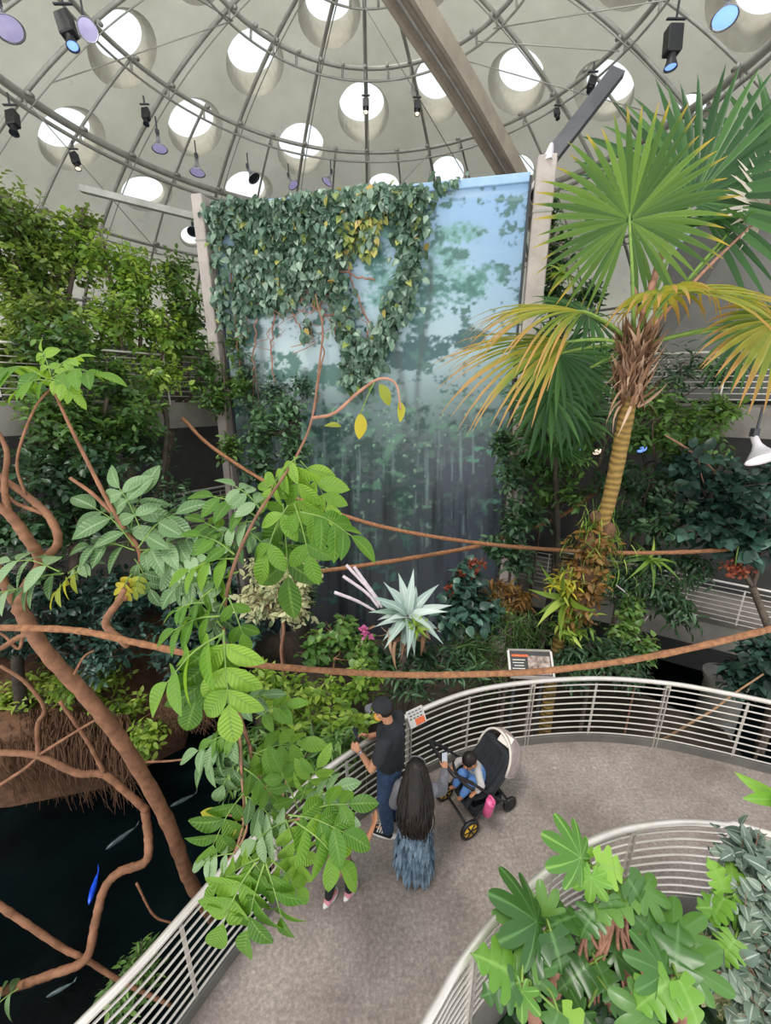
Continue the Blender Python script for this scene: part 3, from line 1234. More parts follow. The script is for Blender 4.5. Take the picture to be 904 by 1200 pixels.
for s, lab in ((-1, 'slender pale concrete post along the left edge of the mural'), (1, 'pale lilac-grey concrete post along the right edge of the mural')):
    c = M0 + MX * s * (MW / 2 + .26)
    t = thing('mural_post', lab, 'post', (c[0], c[1], MBOT))
    g = Geo()
    rz = math.atan2(MX[1], MX[0])
    box(g, (c[0], c[1], (MTOP + .25 + MBOT) / 2), (.34 if s > 0 else .26, .34, MTOP + .25 - MBOT), rot=(0, 0, rz), bev=.02)
    g.build('shaft', 'lilac_post', t, smooth=False)
    for zz in (1.4, 3.6, 5.9, 8.0):           # sleeve joints
        g = Geo()
        box(g, (c[0], c[1], zz), (.36 if s > 0 else .28, .36, .035), rot=(0, 0, rz))
        g.build('joint', 'dome_steel', t, smooth=False)
    if s > 0:
        for zz in (5.7,):
            g = Geo()
            q = c + MN * .2
            tube(g, [q + V(-.12, 0, zz), q + V(.12, 0, zz)], .025, 6)
            tube(g, [q + V(.1, -.06, zz - .1), q + V(.1, -.06, zz + .25)], .02, 6)
            g.build('clamp', 'dark_steel', t)

# struts from the post tops
pR = M0 + MX * (MW / 2 + .26) + V(0, 0, 8.8)
pL = M0 - MX * (MW / 2 + .26) + V(0, 0, 8.45)
t = thing('strut', 'dark flat bar rising to the right from the top of the right mural post', 'strut', pR)
tipR = P(724, 84, 7.2)
g = Geo()
bar(g, pR + V(0.05, -.1, .05), tipR, .26, .12, up=(0, -.8, .6))
g.build('blade', 'dark_steel', t, smooth=False)
g = Geo()
lathe(g, [(.12, 0), (.03, .26), (.0, .27)], pR + V(.0, -.12, -.02), axis=(.1, 0, 1), seg=4)
mat('white_cone', '#cfc8cf', '#ddd7dc', rough=.5)
g.build('bracket', 'white_cone', t, smooth=False)
t = thing('strut', 'grey flat bar running left from the top of the left mural post', 'strut', pL)
g = Geo()
bar(g, pL, P(95, 221, 8.6), .16, .12)
g.build('blade', 'dome_steel', t, smooth=False)
g = Geo()
box(g, pL, (.22, .22, .3), bev=.02)
g.build('bracket', 'lilac_post', t, smooth=False)

# cylinder projector at the right post top
t = thing('projector', 'grey cylinder lamp housing at the top right corner of the mural', 'lamp', P(632, 222, 8.0))
c = P(632, 224, 8.0)
ax = unit(V(-.25, -.75, -.55))
g = Geo()
lathe(g, [(.0, -.32), (.15, -.32), (.165, -.28), (.165, .2), (.18, .2), (.18, .26), (.15, .26), (.15, .2)], c, axis=ax, seg=24)
g.build('housing', 'white_cone', t)
g = Geo()
lathe(g, [(.15, .21), (.12, .23), (0, .24)], c, axis=ax, seg=24)
mat('dark_lens', '#20262a', '#2b3236', rough=.15, coat=.5)
g.build('lens', 'dark_lens', t)
g = Geo()
tube(g, [c - ax * .1, c - ax * .1 + V(.1, .05, .35)], .03, 6)
g.build('yoke', 'dark_steel', t)

# ------------------------------------------------------------------ spotlights hung in the dome
mat('lens_violet', '#a8a2bd', '#968fb0', rough=.2, emit='#c9bdfa', estr=.3)
mat('lens_blue', '#8fb4ff', '#7ea6ff', rough=.2, emit='#7fa8ff', estr=1.1)
mat('lens_warm', '#fff1e0', '#ffe9d2', rough=.2, emit='#ffe8d0', estr=1.0)
mat('reflector', '#9b9aa6', '#b4b3bd', scale=8, rough=.25, metal=.8)


def bell_lamp(label, p, aim, s=1.0, lens='lens_violet', body='reflector'):
    t = thing('spotlight', label, 'spotlight', p)
    ax = unit(np.asarray(aim, float))
    g = Geo()
    lathe(g, [(.0, -.2 * s), (.05 * s, -.2 * s), (.06 * s, -.05 * s), (.1 * s, .04 * s), (.19 * s, .16 * s), (.24 * s, .22 * s), (.225 * s, .22 * s), (.17 * s, .15 * s)], p, axis=ax, seg=22)
    g.build('reflector', body, t)
    g = Geo()
    lathe(g, [(.215 * s, .2 * s), (.14 * s, .215 * s), (0, .22 * s)], p, axis=ax, seg=22)
    g.build('lens', lens, t)
    g = Geo()
    tube(g, [p - ax * .16 * s, p - ax * .16 * s + V(0, 0, .5 * s)], .018, 6)
    box(g, p - ax * .2 * s + V(0, 0, .06), (.1 * s, .1 * s, .14 * s), bev=.01)
    g.build('bracket', 'dark_steel', t, smooth=False)


def box_lamp(label, p, aim, s=1.0, lens='lens_blue', body='black_paint'):
    t = thing('spotlight', label, 'spotlight', p)
    ax = unit(np.asarray(aim, float))
    g = Geo()
    r = Vector((0, 0, -1)).rotation_difference(Vector(ax)).to_euler()
    box(g, p, (.26 * s, .2 * s, .42 * s), rot=tuple(r), bev=.02 * s)
    lathe(g, [(.07 * s, .18 * s), (.075 * s, .3 * s), (.11 * s, .42 * s), (.1 * s, .42 * s), (.07 * s, .34 * s)], p, axis=ax, seg=16)
    g.build('housing', body, t, smooth=False)
    g = Geo()
    lathe(g, [(.095 * s, .39 * s), (.05 * s, .4 * s), (0, .4 * s)], p, axis=ax, seg=16)
    g.build('lens', lens, t)
    g = Geo()
    for k in (-1, 1):
        bar(g, p + V(k * .16 * s, 0, -.04), p + V(k * .16 * s, 0, .3 * s), .015, .05)
    bar(g, p + V(-.17 * s, 0, .3 * s), p + V(.17 * s, 0, .3 * s), .05, .02)
    tube(g, [p + V(0, 0, .3 * s), p + V(0, 0, .55 * s)], .02, 6)
    g.build('yoke', 'dark_steel', t, smooth=False)


SPOTS = [
    ('box', 'black box spotlight with lit lens near the upper left skylight', 78, 30, 1.25, (.3, -.3, -.9), 'lens_blue'),
    ('bell', 'short black-rimmed lamp beside the lit box spotlight at upper left', 101, 32, .9, (.5, -.6, -.6), 'lens_violet'),
    ('bell', 'bell lamp with violet glow cut by the left edge of the dome view', 4, 20, 1.2, (.4, -.2, -.9), 'lens_violet'),
    ('bell', 'violet bell lamp in the hazy glare, above the left strut', 186, 166, 1.0, (.1, -.15, -1), 'lens_violet'),
    ('bell', 'violet bell lamp just below the skylight left of the mural', 231, 194, 1.1, (.0, -.15, -1), 'lens_violet'),
    ('bell', 'silver bell lamp tilted in front of the skylight over the mural left corner', 294, 203, 1.0, (.55, -.15, -.8), 'dark_lens'),
    ('bell', 'silver bell lamp hanging right above the ivy top, under a skylight', 341, 212, .9, (.5, -.2, -.8), 'lens_violet'),
    ('bell', 'silver bell lamp above the ivy, on a black hanger', 386, 208, .9, (-.45, -.2, -.8), 'lens_violet'),
    ('box', 'small pale spotlight on a rib across the middle skylight', 429, 122, .75, (0, -.4, -.9), 'lens_warm'),
    ('box', 'small pale spotlight on a rib beside the skylight left of the box beam', 489, 124, .75, (0, -.4, -.9), 'lens_warm'),
    ('box', 'black spotlight in front of the skylight above the dark strut', 694, 97, .8, (-.3, -.5, -.8), 'dark_lens'),
    ('box', 'small black spotlight on a rib left of the dark strut', 653, 132, .6, (0, -.5, -.8), 'dark_lens'),
    ('box', 'large black spotlight with blue lens above the palm tip', 789, 48, 1.3, (0, -.15, -1), 'lens_blue'),
    ('bell', 'blue glowing lamp beside the skylight at the upper right', 852, 10, 1.0, (-.2, -.3, -.9), 'lens_blue'),
    ('bell', 'bell lamp before the small skylight under the left strut', 226, 268, .9, (.2, -.6, -.7), 'dark_lens'),
    ('box', 'grey spotlight on the thick ring at the left, beside a cream recess', 15, 140, 1.0, (.2, -.4, -.9), 'dark_lens'),
    ('box', 'grey spotlight under the thick ring, above the leafy treetop', 88, 186, .8, (.3, -.3, -.9), 'lens_warm'),
    ('box', 'dark grey box spotlight on a rib at the hazy left of the dome', 171, 134, .8, (.1, -.4, -.9), 'dark_lens'),
]
for kind, lab, x, y, s, aim, lens in SPOTS:
    p = on_sphere(x, y, 12.95)
    (box_lamp if kind == 'box' else bell_lamp)(lab, p, aim, s * .8, lens)
bell_lamp('round pale lamp hanging at the right edge under the palm fans', P(889, 524, 6.6), (0.05, -.6, -.8), 1.0, 'lens_warm', 'white_cone')

for lab, x, y, t_, ln in (('tiny blue spotlight in the dark under the right gallery, left of the palm trunk', 683, 524, 9.2, 'lens_blue'),
                          ('tiny white spotlight in the dark under the right gallery, close left of the palm trunk', 699, 526, 9.2, 'lens_warm'),
                          ('tiny blue spotlight in the dark under the right gallery, right of the palm trunk', 751, 523, 8.6, 'lens_blue')):
    bell_lamp(lab, P(x, y, t_), (0, -.8, -.6), .45, ln, 'black_paint')

# ------------------------------------------------------------------ liana ropes
mat('rope', '#7d543a', '#a3724e', scale=25, rough=.9, bump=.6, bscale=120)
mat('rope_pale', '#8a6a50', '#ab8663', scale=25, rough=.9, bump=.6, bscale=120)


def rope(label, pts, r, m='rope'):
    p = cr(np.array([P(*q) for q in pts]), 14)
    k = np.arange(len(p))
    g = Geo()
    tube(g, p, r * (1 + .07 * np.sin(k * 1.3) + .05 * np.sin(k * 2.9)), 8)
    o = g.build('liana_rope', m)
    tag(o, label, 'rope')
    return o


rope('thick orange-brown rope sagging across the picture in front of the far railing', [(-900, 640, 3.6), (-420, 712, 3.3), (-60, 733, 3.2), (80, 738, 3.25), (150, 751, 3.3), (230, 768, 3.35), (300, 779, 3.4), (450, 790, 3.5), (560, 790, 3.5), (650, 785, 3.5), (770, 768, 3.4), (904, 737, 3.3), (960, 722, 3.25), (1250, 600, 3.6), (1500, 430, 4.2)], .026)
rope('rope hanging from the left post and crossing low over the mural to the right', [(214, 490, 9.4), (250, 525, 9.0), (330, 575, 8.4), (400, 603, 8.0), (470, 622, 7.7), (575, 638, 7.6), (700, 647, 7.4), (800, 647, 7.2), (904, 640, 7.0), (960, 634, 6.9), (1120, 590, 7.0), (1250, 520, 7.4)], .038)
rope('short brown rope rising to the right over the dark foot of the mural', [(330, 674, 7.6), (365, 671, 7.6), (470, 656, 7.9), (560, 640, 8.2), (600, 626, 8.3), (660, 603, 8.6), (720, 560, 8.8)], .045)

# ------------------------------------------------------------------ signs on the railing
mat('sign_grey', '#b4b0ac', '#c4c0bb', scale=6, rough=.5)
mat('sign_dark', '#2b2a2a', '#3a3836', scale=10, rough=.5)
mat('sign_orange', '#c8552a', '#e0703a', scale=30, rough=.5)
mat('sign_photo', '#5d4a40', '#b9a79c', scale=14, rough=.5)
mat('sign_text', '#cfc9c0', rough=.6)
pa = GZ(478, 838, 1.1)
s = arc_of(OUT, pa[:2])
p, d = arc_at(z3(OUT, 0), s), unit(arc_at(z3(OUT, 0), s + .1) - arc_at(z3(OUT, 0), s - .1))
rz = math.atan2(d[1], d[0])
t = thing('rail_sign', 'small grey and orange picture panel fixed to the railing behind the man in black', 'sign', (p[0], p[1], 1.0), rz)
g = Geo()
box(g, (.07, -.05, .05), (.24, .02, .2), rot=(-.62, 0, 0), bev=.006)
g.build('panel', 'sign_grey', t, smooth=False, local=True)
g = Geo()
Rm = np.array(Euler((-.62, 0, 0)).to_matrix())
for cx, cz, w, h in ((.06, -.05, .13, .07),):
    v0 = V(.07, -.05, .05) + Rm @ V(cx - .03, -.013, cz)
    box(g, v0, (w, .006, h), rot=(-.62, 0, 0))
g.build('picture', 'sign_orange', t, smooth=False, local=True)
g = Geo()
for i in range(4):
    for k in range(3):
        box(g, V(.07, -.05, .05) + Rm @ V(-.085 + i * .05 + .01 * (k % 2), -.012, .07 - k * .035), (.03, .005, .01), rot=(-.62, 0, 0))
g.build('small_print', 'sign_dark', t, smooth=False, local=True)
g = Geo()
box(g, (.07, .0, .0), (.05, .06, .12), bev=.004)
g.build('bracket', 'steel_rail', t, smooth=False, local=True)

c = P(622, 778, 6.0)
t = thing('interpretive_sign', 'dark interpretive panel with a picture, on a stand at the palm foot', 'sign', (c[0], c[1], -.9), -.05)
zt = c[2] + .9
Rm = np.array(Euler((-.75, 0, 0)).to_matrix())
o_ = V(0, 0, zt)
g = Geo()
box(g, o_, (.62, .03, .36), rot=(-.75, 0, 0), bev=.006)
g.build('panel', 'sign_dark', t, smooth=False, local=True)
g = Geo()
box(g, o_ + Rm @ V(.12, -.018, -.02), (.32, .006, .26), rot=(-.75, 0, 0))
g.build('picture', 'sign_photo', t, smooth=False, local=True)
g = Geo()
box(g, o_ + Rm @ V(-.15, -.019, .11), (.24, .006, .03), rot=(-.75, 0, 0))
g.build('heading', 'sign_orange', t, smooth=False, local=True)
g = Geo()
for k in range(5):
    box(g, o_ + Rm @ V(-.17 - .01 * (k % 2), -.019, .05 - k * .04), (.18 - .02 * (k % 3), .006, .012), rot=(-.75, 0, 0))
g.build('small_print', 'sign_text', t, smooth=False, local=True)
g = Geo()
for a, b in (((-.31, -.18), (-.31, .18)), ((.31, -.18), (.31, .18)), ((-.31, .18), (.31, .18)), ((-.31, -.18), (.31, -.18))):
    bar(g, o_ + Rm @ V(a[0], 0, a[1]), o_ + Rm @ V(b[0], 0, b[1]), .03, .045)
g.build('edge_frame', 'steel_rail', t, smooth=False, local=True)
g = Geo()
for sx in (-.2, .2):
    tube(g, [(sx, .02, -.85), (sx, .02, zt)], .025, 8)
g.build('stand', 'dark_steel', t, local=True)
# ================================================================== PLANTS
leaf_mat('olive_leaf', ['#2e4520', '#46612b', '#6b863c', '#a5b65c'], rough=.42, trans=.35, tcol='#b5c94a')
leaf_mat('spring_leaf', ['#365322', '#54782f', '#80a342', '#b6cb60'], rough=.42, trans=.4, tcol='#c3dc4e')
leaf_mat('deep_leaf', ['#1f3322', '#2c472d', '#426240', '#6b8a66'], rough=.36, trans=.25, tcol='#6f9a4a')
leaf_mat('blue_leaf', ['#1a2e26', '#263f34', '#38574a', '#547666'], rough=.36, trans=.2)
leaf_mat('mid_leaf', ['#284122', '#3b5c2c', '#567a3b', '#8aaa5a'], rough=.4, trans=.32, tcol='#a2c850')
leaf_mat('lime_leaf', ['#4d6e2a', '#6f9236', '#96b146', '#c3d16c'], rough=.42, trans=.4, tcol='#cfe45a')
leaf_mat('cream_leaf', ['#7f8a5c', '#b3b384', '#d2cda4', '#5f7748'], rough=.45, trans=.3, edge='#c9c79a')
leaf_mat('ivy_leaf', ['#324836', '#44604a', '#62806a', '#8ea58f'], rough=.38, trans=.18, spec=.5)
leaf_mat('ivy_pale', ['#6c8040', '#8fa052', '#b4b866', '#c8a860'], rough=.45, trans=.3)
leaf_mat('tulip_leaf', ['#3b6027', '#52802e', '#709c38', '#98bd4c'], rough=.4, trans=.42, tcol='#b4d83c', mid='#7da04c', veins=9)
leaf_mat('tulip_pale', ['#4f7040', '#688a56', '#86a574', '#a2bb90'], rough=.38, trans=.28, mid='#9cb586', veins=9, spec=.5)
leaf_mat('yellow_leaf', ['#b3a02c', '#cdbb3a', '#a8b040', '#8d9a3c'], rough=.5, trans=.45, tcol='#e2d24a')
leaf_mat('philo_leaf', ['#2a4d22', '#386328', '#4d7a34', '#749c42'], rough=.32, trans=.25, tcol='#82b244', mid='#5f8a4c', spec=.5)
leaf_mat('philo_bright', ['#4f7f34', '#659639', '#7dae42', '#97c252'], rough=.35, trans=.35, tcol='#a5d048', mid='#8fba5c')
leaf_mat('grey_leaf', ['#56695a', '#6c7f6e', '#8c9c8a', '#4d6350'], rough=.45, trans=.2, mid='#c3ccc0')
leaf_mat('brom_leaf', ['#8fa69c', '#a9bbb2', '#c3cfc8', '#7f9a86'], rough=.4, trans=.2, mid='#d5ddd6')
leaf_mat('palm_green', ['#34561f', '#446726', '#58792c', '#6d8c34'], rough=.36, trans=.38, tcol='#a3c83c', tip='#d0a83a', tip_from=.82)
leaf_mat('palm_dark', ['#22431f', '#2d5228', '#3c6430', '#4f773a'], rough=.36, trans=.28, tcol='#6f9f40')
leaf_mat('palm_yellow', ['#5f7a2c', '#7c8f33', '#9a9c3c', '#b3a644'], rough=.42, trans=.4, tcol='#c0b440', tip='#bb8c4c', tip_from=.58)
leaf_mat('palm_dead', ['#c9beab', '#ded5c6', '#b8ab98'], rough=.6, trans=.3)
leaf_mat('orange_leaf', ['#5a4020', '#7b5729', '#98703a', '#6e6430'], rough=.5, trans=.3)
leaf_mat('fibre_leaf', ['#5a402e', '#7b5a42', '#a07c60', '#c2a58c'], rough=.8, trans=.1)
leaf_mat('red_bract', ['#6f3324', '#8f4630', '#a8603f'], rough=.5, trans=.3)
leaf_mat('pink_petal', ['#c45a90', '#d77aa8', '#a94478'], rough=.5, trans=.3)
mat('orange_bark', '#6d4830', '#93664a', scale=7, rough=.75, bump=.35, bscale=30)
mat('grey_bark', '#4a4038', '#6b5d50', scale=8, rough=.85, bump=.4, bscale=30)
mat('dark_bark', '#2c2620', '#443a31', scale=8, rough=.9, bump=.4, bscale=30)
mat('sapling_bark', '#6b4a36', '#87604a', scale=9, rough=.75, bump=.3, bscale=40)
mat('green_stem', '#5b7a34', '#79943f', scale=10, rough=.6)
mat('pink_stem', '#8a5f4c', '#ab7c66', scale=9, rough=.7, bump=.3, bscale=40)


def palm_bark():
    m, nt, out = new_mat('ringed_bark')
    b = nt.nodes.new('ShaderNodeBsdfPrincipled')
    tc = nt.nodes.new('ShaderNodeTexCoord')
    w = nt.nodes.new('ShaderNodeTexWave')
    w.bands_direction = 'Z'
    w.inputs['Scale'].default_value = 3.2
    w.inputs['Distortion'].default_value = 5
    w.inputs['Detail'].default_value = 3
    nt.links.new(tc.outputs['Object'], w.inputs['Vector'])
    nt.links.new(ramp(nt, w.outputs['Fac'], [(0, '#6a5427'), (.4, '#7d6431'), (1, '#8d7138')]), b.inputs['Base Color'])
    b.inputs['Roughness'].default_value = .85
    bp = nt.nodes.new('ShaderNodeBump')
    bp.inputs['Strength'].default_value = .5
    bp.inputs['Distance'].default_value = .03
    nt.links.new(w.outputs['Fac'], bp.inputs['Height'])
    nt.links.new(bp.outputs[0], b.inputs['Normal'])
    nt.links.new(b.outputs[0], out.inputs[0])


palm_bark()


def plant(name, label, cat, base, clumps, tmpl, size, leaf, dens=1.0, per=7, bark='grey_bark', trunk_r=.06, seed=1, up=.35, droop=.15, tone=(0, 1), flat=.35, split=1, group=None, depth=.85, twiglen=2.4, inner=.15, trunk=None, sub=5):
    """clumps: (px, py, t, rx_px, ry_px). The foliage is one part, trunk another, each main branch another."""
    base = np.asarray(base, float)
    if abs(base[2] - 1.3) > .01 and name != 'water_plant':   # rooted in the beds
        root = V(base[0], base[1], min(base[2], -1.75))
    else:
        root = base
    t = thing(name, label, cat, root, group=group)
    cs = []
    for c in clumps:
        w = P(*c[:3])
        k = c[2] / F_PX
        cs.append((w, V(c[3] * k, c[3] * k * depth, c[4] * k)))
    st = Geo()
    if trunk is None:
        mid = np.mean([c[0] for c in cs], 0)
        low = min(c[0][2] for c in cs)
        fork = V(base[0] * .45 + mid[0] * .55, base[1] * .45 + mid[1] * .55, base[2] + (low - base[2]) * .75)
        path = cr([base, V(base[0] * .75 + fork[0] * .25 + .05, base[1] * .8 + fork[1] * .2, base[2] * .5 + fork[2] * .5), fork], 6)
    else:
        path = cr(np.array(trunk), 6)
        fork = path[-1]
    if root[2] < path[0][2] - .05:
        path = np.concatenate([np.linspace(root, path[0], 5)[:-1], path])
    g = Geo()
    tube(g, path, [trunk_r * 1.25, trunk_r, trunk_r * .8], 9)
    g.build('trunk', bark, t)
    for c, r in cs:
        g = Geo()
        k = path[np.argmin(np.linalg.norm(path - c, axis=1))] if trunk is not None else fork
        tube(g, cr([k, (k + c) / 2 + V(.05, 0, -.08), c, c + V(0, 0, r[2] * .5)], 5), [trunk_r * .6, trunk_r * .45, trunk_r * .3, trunk_r * .12], 7)
        g.build('branch', bark, t)
    rg = np.random.RandomState(seed)
    g, s = Geo(), Geo()
    for i, (c, r) in enumerate(cs):
        area = PI * r[0] * r[2]
        n = max(10, int(dens * 1.9 * area / (size * size * per * .32)))
        for j in range(sub):
            o_ = unit(rg.normal(size=3)) * rg.rand() ** .5 * .66
            a = tone[0] + (tone[1] - tone[0]) * .5 * rg.rand()
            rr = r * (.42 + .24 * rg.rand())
            clump(g, c + o_ * r, rr, max(8, int(n / sub * 1.25)), per, size, tmpl, seed * 31 + i * 7 + j, up, droop, inner, .8, (a, min(1, a + (tone[1] - tone[0]) * .5)), twiglen, s, size * .03, flat)
    s.build('twigs', bark, t)
    g.build('foliage', leaf, t, attrs=True)
    return t


ZB = -3.2
LF_ROUND = t_leaf(3, .58, .45, .15, .22)
# ---- left mass of trees
plant('tree', 'tall olive-green small-leaved tree filling the upper left edge, highest treetop of the left side', 'tree', (-8.3, 8.4, -1.3),
      [(30, 265, 8.6, 62, 42), (22, 335, 8.2, 62, 58), (70, 300, 8.7, 42, 42), (8, 420, 8.0, 50, 55), (96, 258, 8.8, 26, 24), (0, 300, 8.2, 50, 60), (60, 372, 8.2, 45, 40)],
      LF_ROUND, .155, 'olive_leaf', 1.7, 7, seed=2, trunk_r=.12, group=None)
plant('tree', 'yellow-green tipped small-leaved tree between the olive treetop and the left mural post', 'tree', (-6.4, 9.2, -1.3),
      [(125, 305, 8.9, 42, 40), (165, 338, 9.1, 45, 42), (138, 378, 8.8, 50, 42), (196, 385, 9.4, 40, 42), (178, 432, 9.2, 42, 34)],
      LF_ROUND, .16, 'spring_leaf', 1.6, 7, seed=3, trunk_r=.1)
plant('tree', 'dark glossy small-leaved tree against the left mural post, above the gallery railing', 'tree', (-5.9, 10.4, 1.3),
      [(212, 348, 10.0, 34, 36), (228, 392, 9.9, 30, 44), (238, 432, 9.8, 24, 28), (205, 318, 10.2, 26, 20)],
      LF_ROUND, .16, 'mid_leaf', 1.5, 7, seed=4, trunk_r=.08, tone=(0, .8))
plant('tree', 'dense mid-green tree at the left, behind the single leaf cluster on a long bare stem', 'tree', (-6.4, 7.2, -1.3),
      [(82, 415, 7.8, 55, 42), (128, 452, 8.0, 50, 42), (48, 480, 7.6, 62, 48), (150, 495, 8.2, 45, 34), (100, 500, 7.9, 50, 40)],
      LF_ROUND, .155, 'mid_leaf', 1.7, 7, seed=5, trunk_r=.1, tone=(0, .75))
plant('tree', 'thin dark-trunked tree with sparse leaves in front of the dark doorway, left of the mural', 'tree', P(186, 640, 8.6),
      [(182, 545, 8.5, 34, 30), (205, 578, 8.5, 26, 30), (190, 612, 8.5, 34, 26), (160, 520, 8.5, 30, 24)],
      LF_SMALL, .15, 'deep_leaf', .65, 7, bark='dark_bark', seed=6, trunk_r=.06, trunk=[P(186, 680, 8.6), P(178, 610, 8.6), P(190, 560, 8.6), P(196, 500, 8.6), P(190, 470, 8.6)])
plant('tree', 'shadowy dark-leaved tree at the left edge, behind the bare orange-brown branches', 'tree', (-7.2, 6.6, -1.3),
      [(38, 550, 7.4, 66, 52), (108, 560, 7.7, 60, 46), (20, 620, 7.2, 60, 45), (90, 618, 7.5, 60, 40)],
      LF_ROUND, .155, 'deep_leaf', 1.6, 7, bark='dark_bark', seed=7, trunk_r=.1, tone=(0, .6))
plant('shrub', 'bluish dark shrub low at the left, under the horizontal rope', 'shrub', (-6.2, 7.0, -1.3),
      [(60, 690, 7.8, 62, 40), (130, 690, 8.0, 55, 42), (40, 752, 7.6, 60, 40), (120, 752, 7.9, 62, 40)],
      LF_MED, .16, 'blue_leaf', 1.5, 7, seed=8, trunk_r=.06, tone=(0, .7))
plant('shrub', 'dark blue-green shrub under the lower left ramp ledge, left of the mural foot', 'shrub', (-3.6, 8.4, -1.6),
      [(205, 690, 8.4, 50, 40), (255, 700, 8.6, 45, 45), (215, 752, 8.0, 55, 36), (280, 735, 8.2, 40, 40)],
      LF_MED, .17, 'blue_leaf', 1.5, 7, seed=9, trunk_r=.06)
plant('shrub', 'bright lime-green shrub crowning the rooty island at the left', 'shrub', (-6.4, 7.0, -1.4),
      [(30, 812, 8.3, 46, 16), (85, 803, 8.2, 42, 20), (118, 792, 8.2, 26, 18), (140, 832, 7.8, 30, 22), (0, 822, 8.2, 30, 16), (172, 862, 7.2, 18, 18)],
      LF_MED, .17, 'lime_leaf', 1.5, 6, seed=10, trunk_r=.035)
plant('climber', 'leafy climber wrapped around a dark stump in front of the mural left side', 'climber', P(345, 640, 8.8),
      [(338, 478, 8.8, 30, 16), (312, 505, 8.8, 24, 26), (302, 552, 8.8, 18, 30), (345, 520, 8.7, 18, 22), (335, 590, 8.7, 20, 20), (300, 590, 8.8, 16, 18)],
      LF_MED, .2, 'deep_leaf', .4, 6, bark='dark_bark', seed=11, trunk_r=.17, tone=(.2, 1), trunk=[P(350, 720, 8.8), P(348, 640, 8.8), P(343, 560, 8.8), P(346, 490, 8.8)])
plant('climber', 'thin climber with loose leaves up the left mural post', 'climber', P(276, 640, 9.5),
      [(268, 520, 9.6, 14, 22), (258, 455, 9.8, 20, 16), (275, 405, 9.7, 16, 22), (250, 470, 9.7, 24, 14), (285, 450, 9.6, 16, 20)],
      LF_SMALL, .17, 'mid_leaf', .55, 6, seed=12, trunk_r=.02, trunk=[P(276, 650, 9.5), P(270, 560, 9.6), P(264, 470, 9.7), P(262, 400, 9.8)])

# ---- middle, below the mural
plant('shrub', 'cream-variegated shrub with yellowish leaves left of the dark mural foot', 'shrub', P(330, 760, 6.8),
      [(318, 668, 6.6, 42, 34), (345, 700, 6.6, 30, 36), (300, 702, 6.5, 36, 30), (362, 668, 6.8, 14, 24)],
      LF_MED, .13, 'cream_leaf', 1.2, 7, seed=13, trunk_r=.03, bark='pink_stem')
plant('shrub', 'dark broad-leaved shrub just left of the mural foot, behind the cream-variegated shrub', 'shrub', P(330, 740, 7.6),
      [(335, 640, 7.6, 34, 26), (360, 700, 7.4, 26, 36), (310, 630, 7.7, 30, 26)],
      LF_MED, .17, 'deep_leaf', .8, 6, seed=14, trunk_r=.03)
plant('shrub', 'bright yellow-green ground shrub between the rope and the railing, left of the man in black', 'shrub', P(350, 920, 6.2),
      [(330, 805, 5.9, 48, 24), (385, 812, 5.9, 40, 26), (345, 845, 5.6, 45, 30), (400, 850, 5.5, 34, 26), (300, 800, 6.0, 30, 22), (430, 800, 6.0, 26, 20)],
      LF_MED, .14, 'lime_leaf', 1.5, 6, seed=15, trunk_r=.03, tone=(0, .9))
plant('shrub', 'fresh green narrow-leaved shrub outside the railing, below the yellow-green ground shrub', 'shrub', P(330, 960, 5.6),
      [(350, 885, 5.2, 42, 24), (392, 880, 5.1, 26, 22), (330, 905, 5.1, 34, 20), (305, 868, 5.4, 30, 26), (290, 905, 5.2, 24, 22)],
      LF_LONG, .17, 'mid_leaf', 1.4, 8, seed=16, trunk_r=.025, tone=(.2, 1))
plant('shrub', 'low dark shrub under the bromeliad, behind the railing and the thick rope', 'shrub', P(480, 830, 6.6),
      [(455, 775, 6.6, 34, 24), (500, 772, 6.6, 36, 26), (535, 775, 6.6, 34, 22), (480, 800, 6.3, 40, 22)],
      LF_LONG, .17, 'deep_leaf', 1.4, 7, seed=17, trunk_r=.03, tone=(.1, .9))
plant('shrub', 'small pale-stemmed shrub with fresh leaves between the mural foot and the thick rope', 'shrub', P(385, 800, 6.5),
      [(398, 745, 6.5, 26, 18), (425, 765, 6.4, 20, 16), (372, 757, 6.5, 16, 14)],
      LF_BROAD, .15, 'mid_leaf', .7, 6, bark='pink_stem', seed=18, trunk_r=.02, tone=(.4, 1))
plant('fern', 'dark ferny thicket behind the railing, between the red-flowered shrub and the sign', 'fern', P(590, 820, 7.2),
      [(560, 740, 7.1, 38, 28), (600, 735, 7.1, 36, 30), (570, 772, 6.8, 44, 20), (615, 745, 7.2, 26, 30), (548, 760, 6.9, 26, 24)],
      LF_NEEDLE, .26, 'mid_leaf', .7, 10, seed=19, trunk_r=.03, tone=(0, .7), flat=.6)
plant('shrub', 'dark glossy shrub at the foot of the palm, right of the sign', 'shrub', P(690, 800, 7.2),
      [(675, 745, 7.2, 30, 22), (700, 770, 7.0, 38, 22), (735, 775, 7.2, 30, 18), (670, 775, 7.0, 26, 18)],
      LF_LONG, .2, 'deep_leaf', 1.4, 7, seed=20, trunk_r=.03, tone=(.1, .9))
plant('shrub', 'pale young sprig hanging before the right ramp ledge, beside the palm foot', 'shrub', P(745, 800, 7.4),
      [(735, 740, 7.4, 16, 16), (752, 762, 7.4, 20, 14), (742, 710, 7.5, 10, 16)],
      LF_BROAD, .13, 'mid_leaf', .6, 6, seed=21, trunk_r=.015, bark='pink_stem', tone=(.4, 1))
plant('shrub', 'broad-leaved blue-green shrub before the round column at the right edge', 'shrub', P(905, 830, 6.9),
      [(885, 768, 6.8, 26, 20), (904, 790, 6.7, 26, 20), (868, 790, 7.0, 12, 12)],
      LF_BROAD, .2, 'blue_leaf', .8, 6, seed=22, trunk_r=.02)

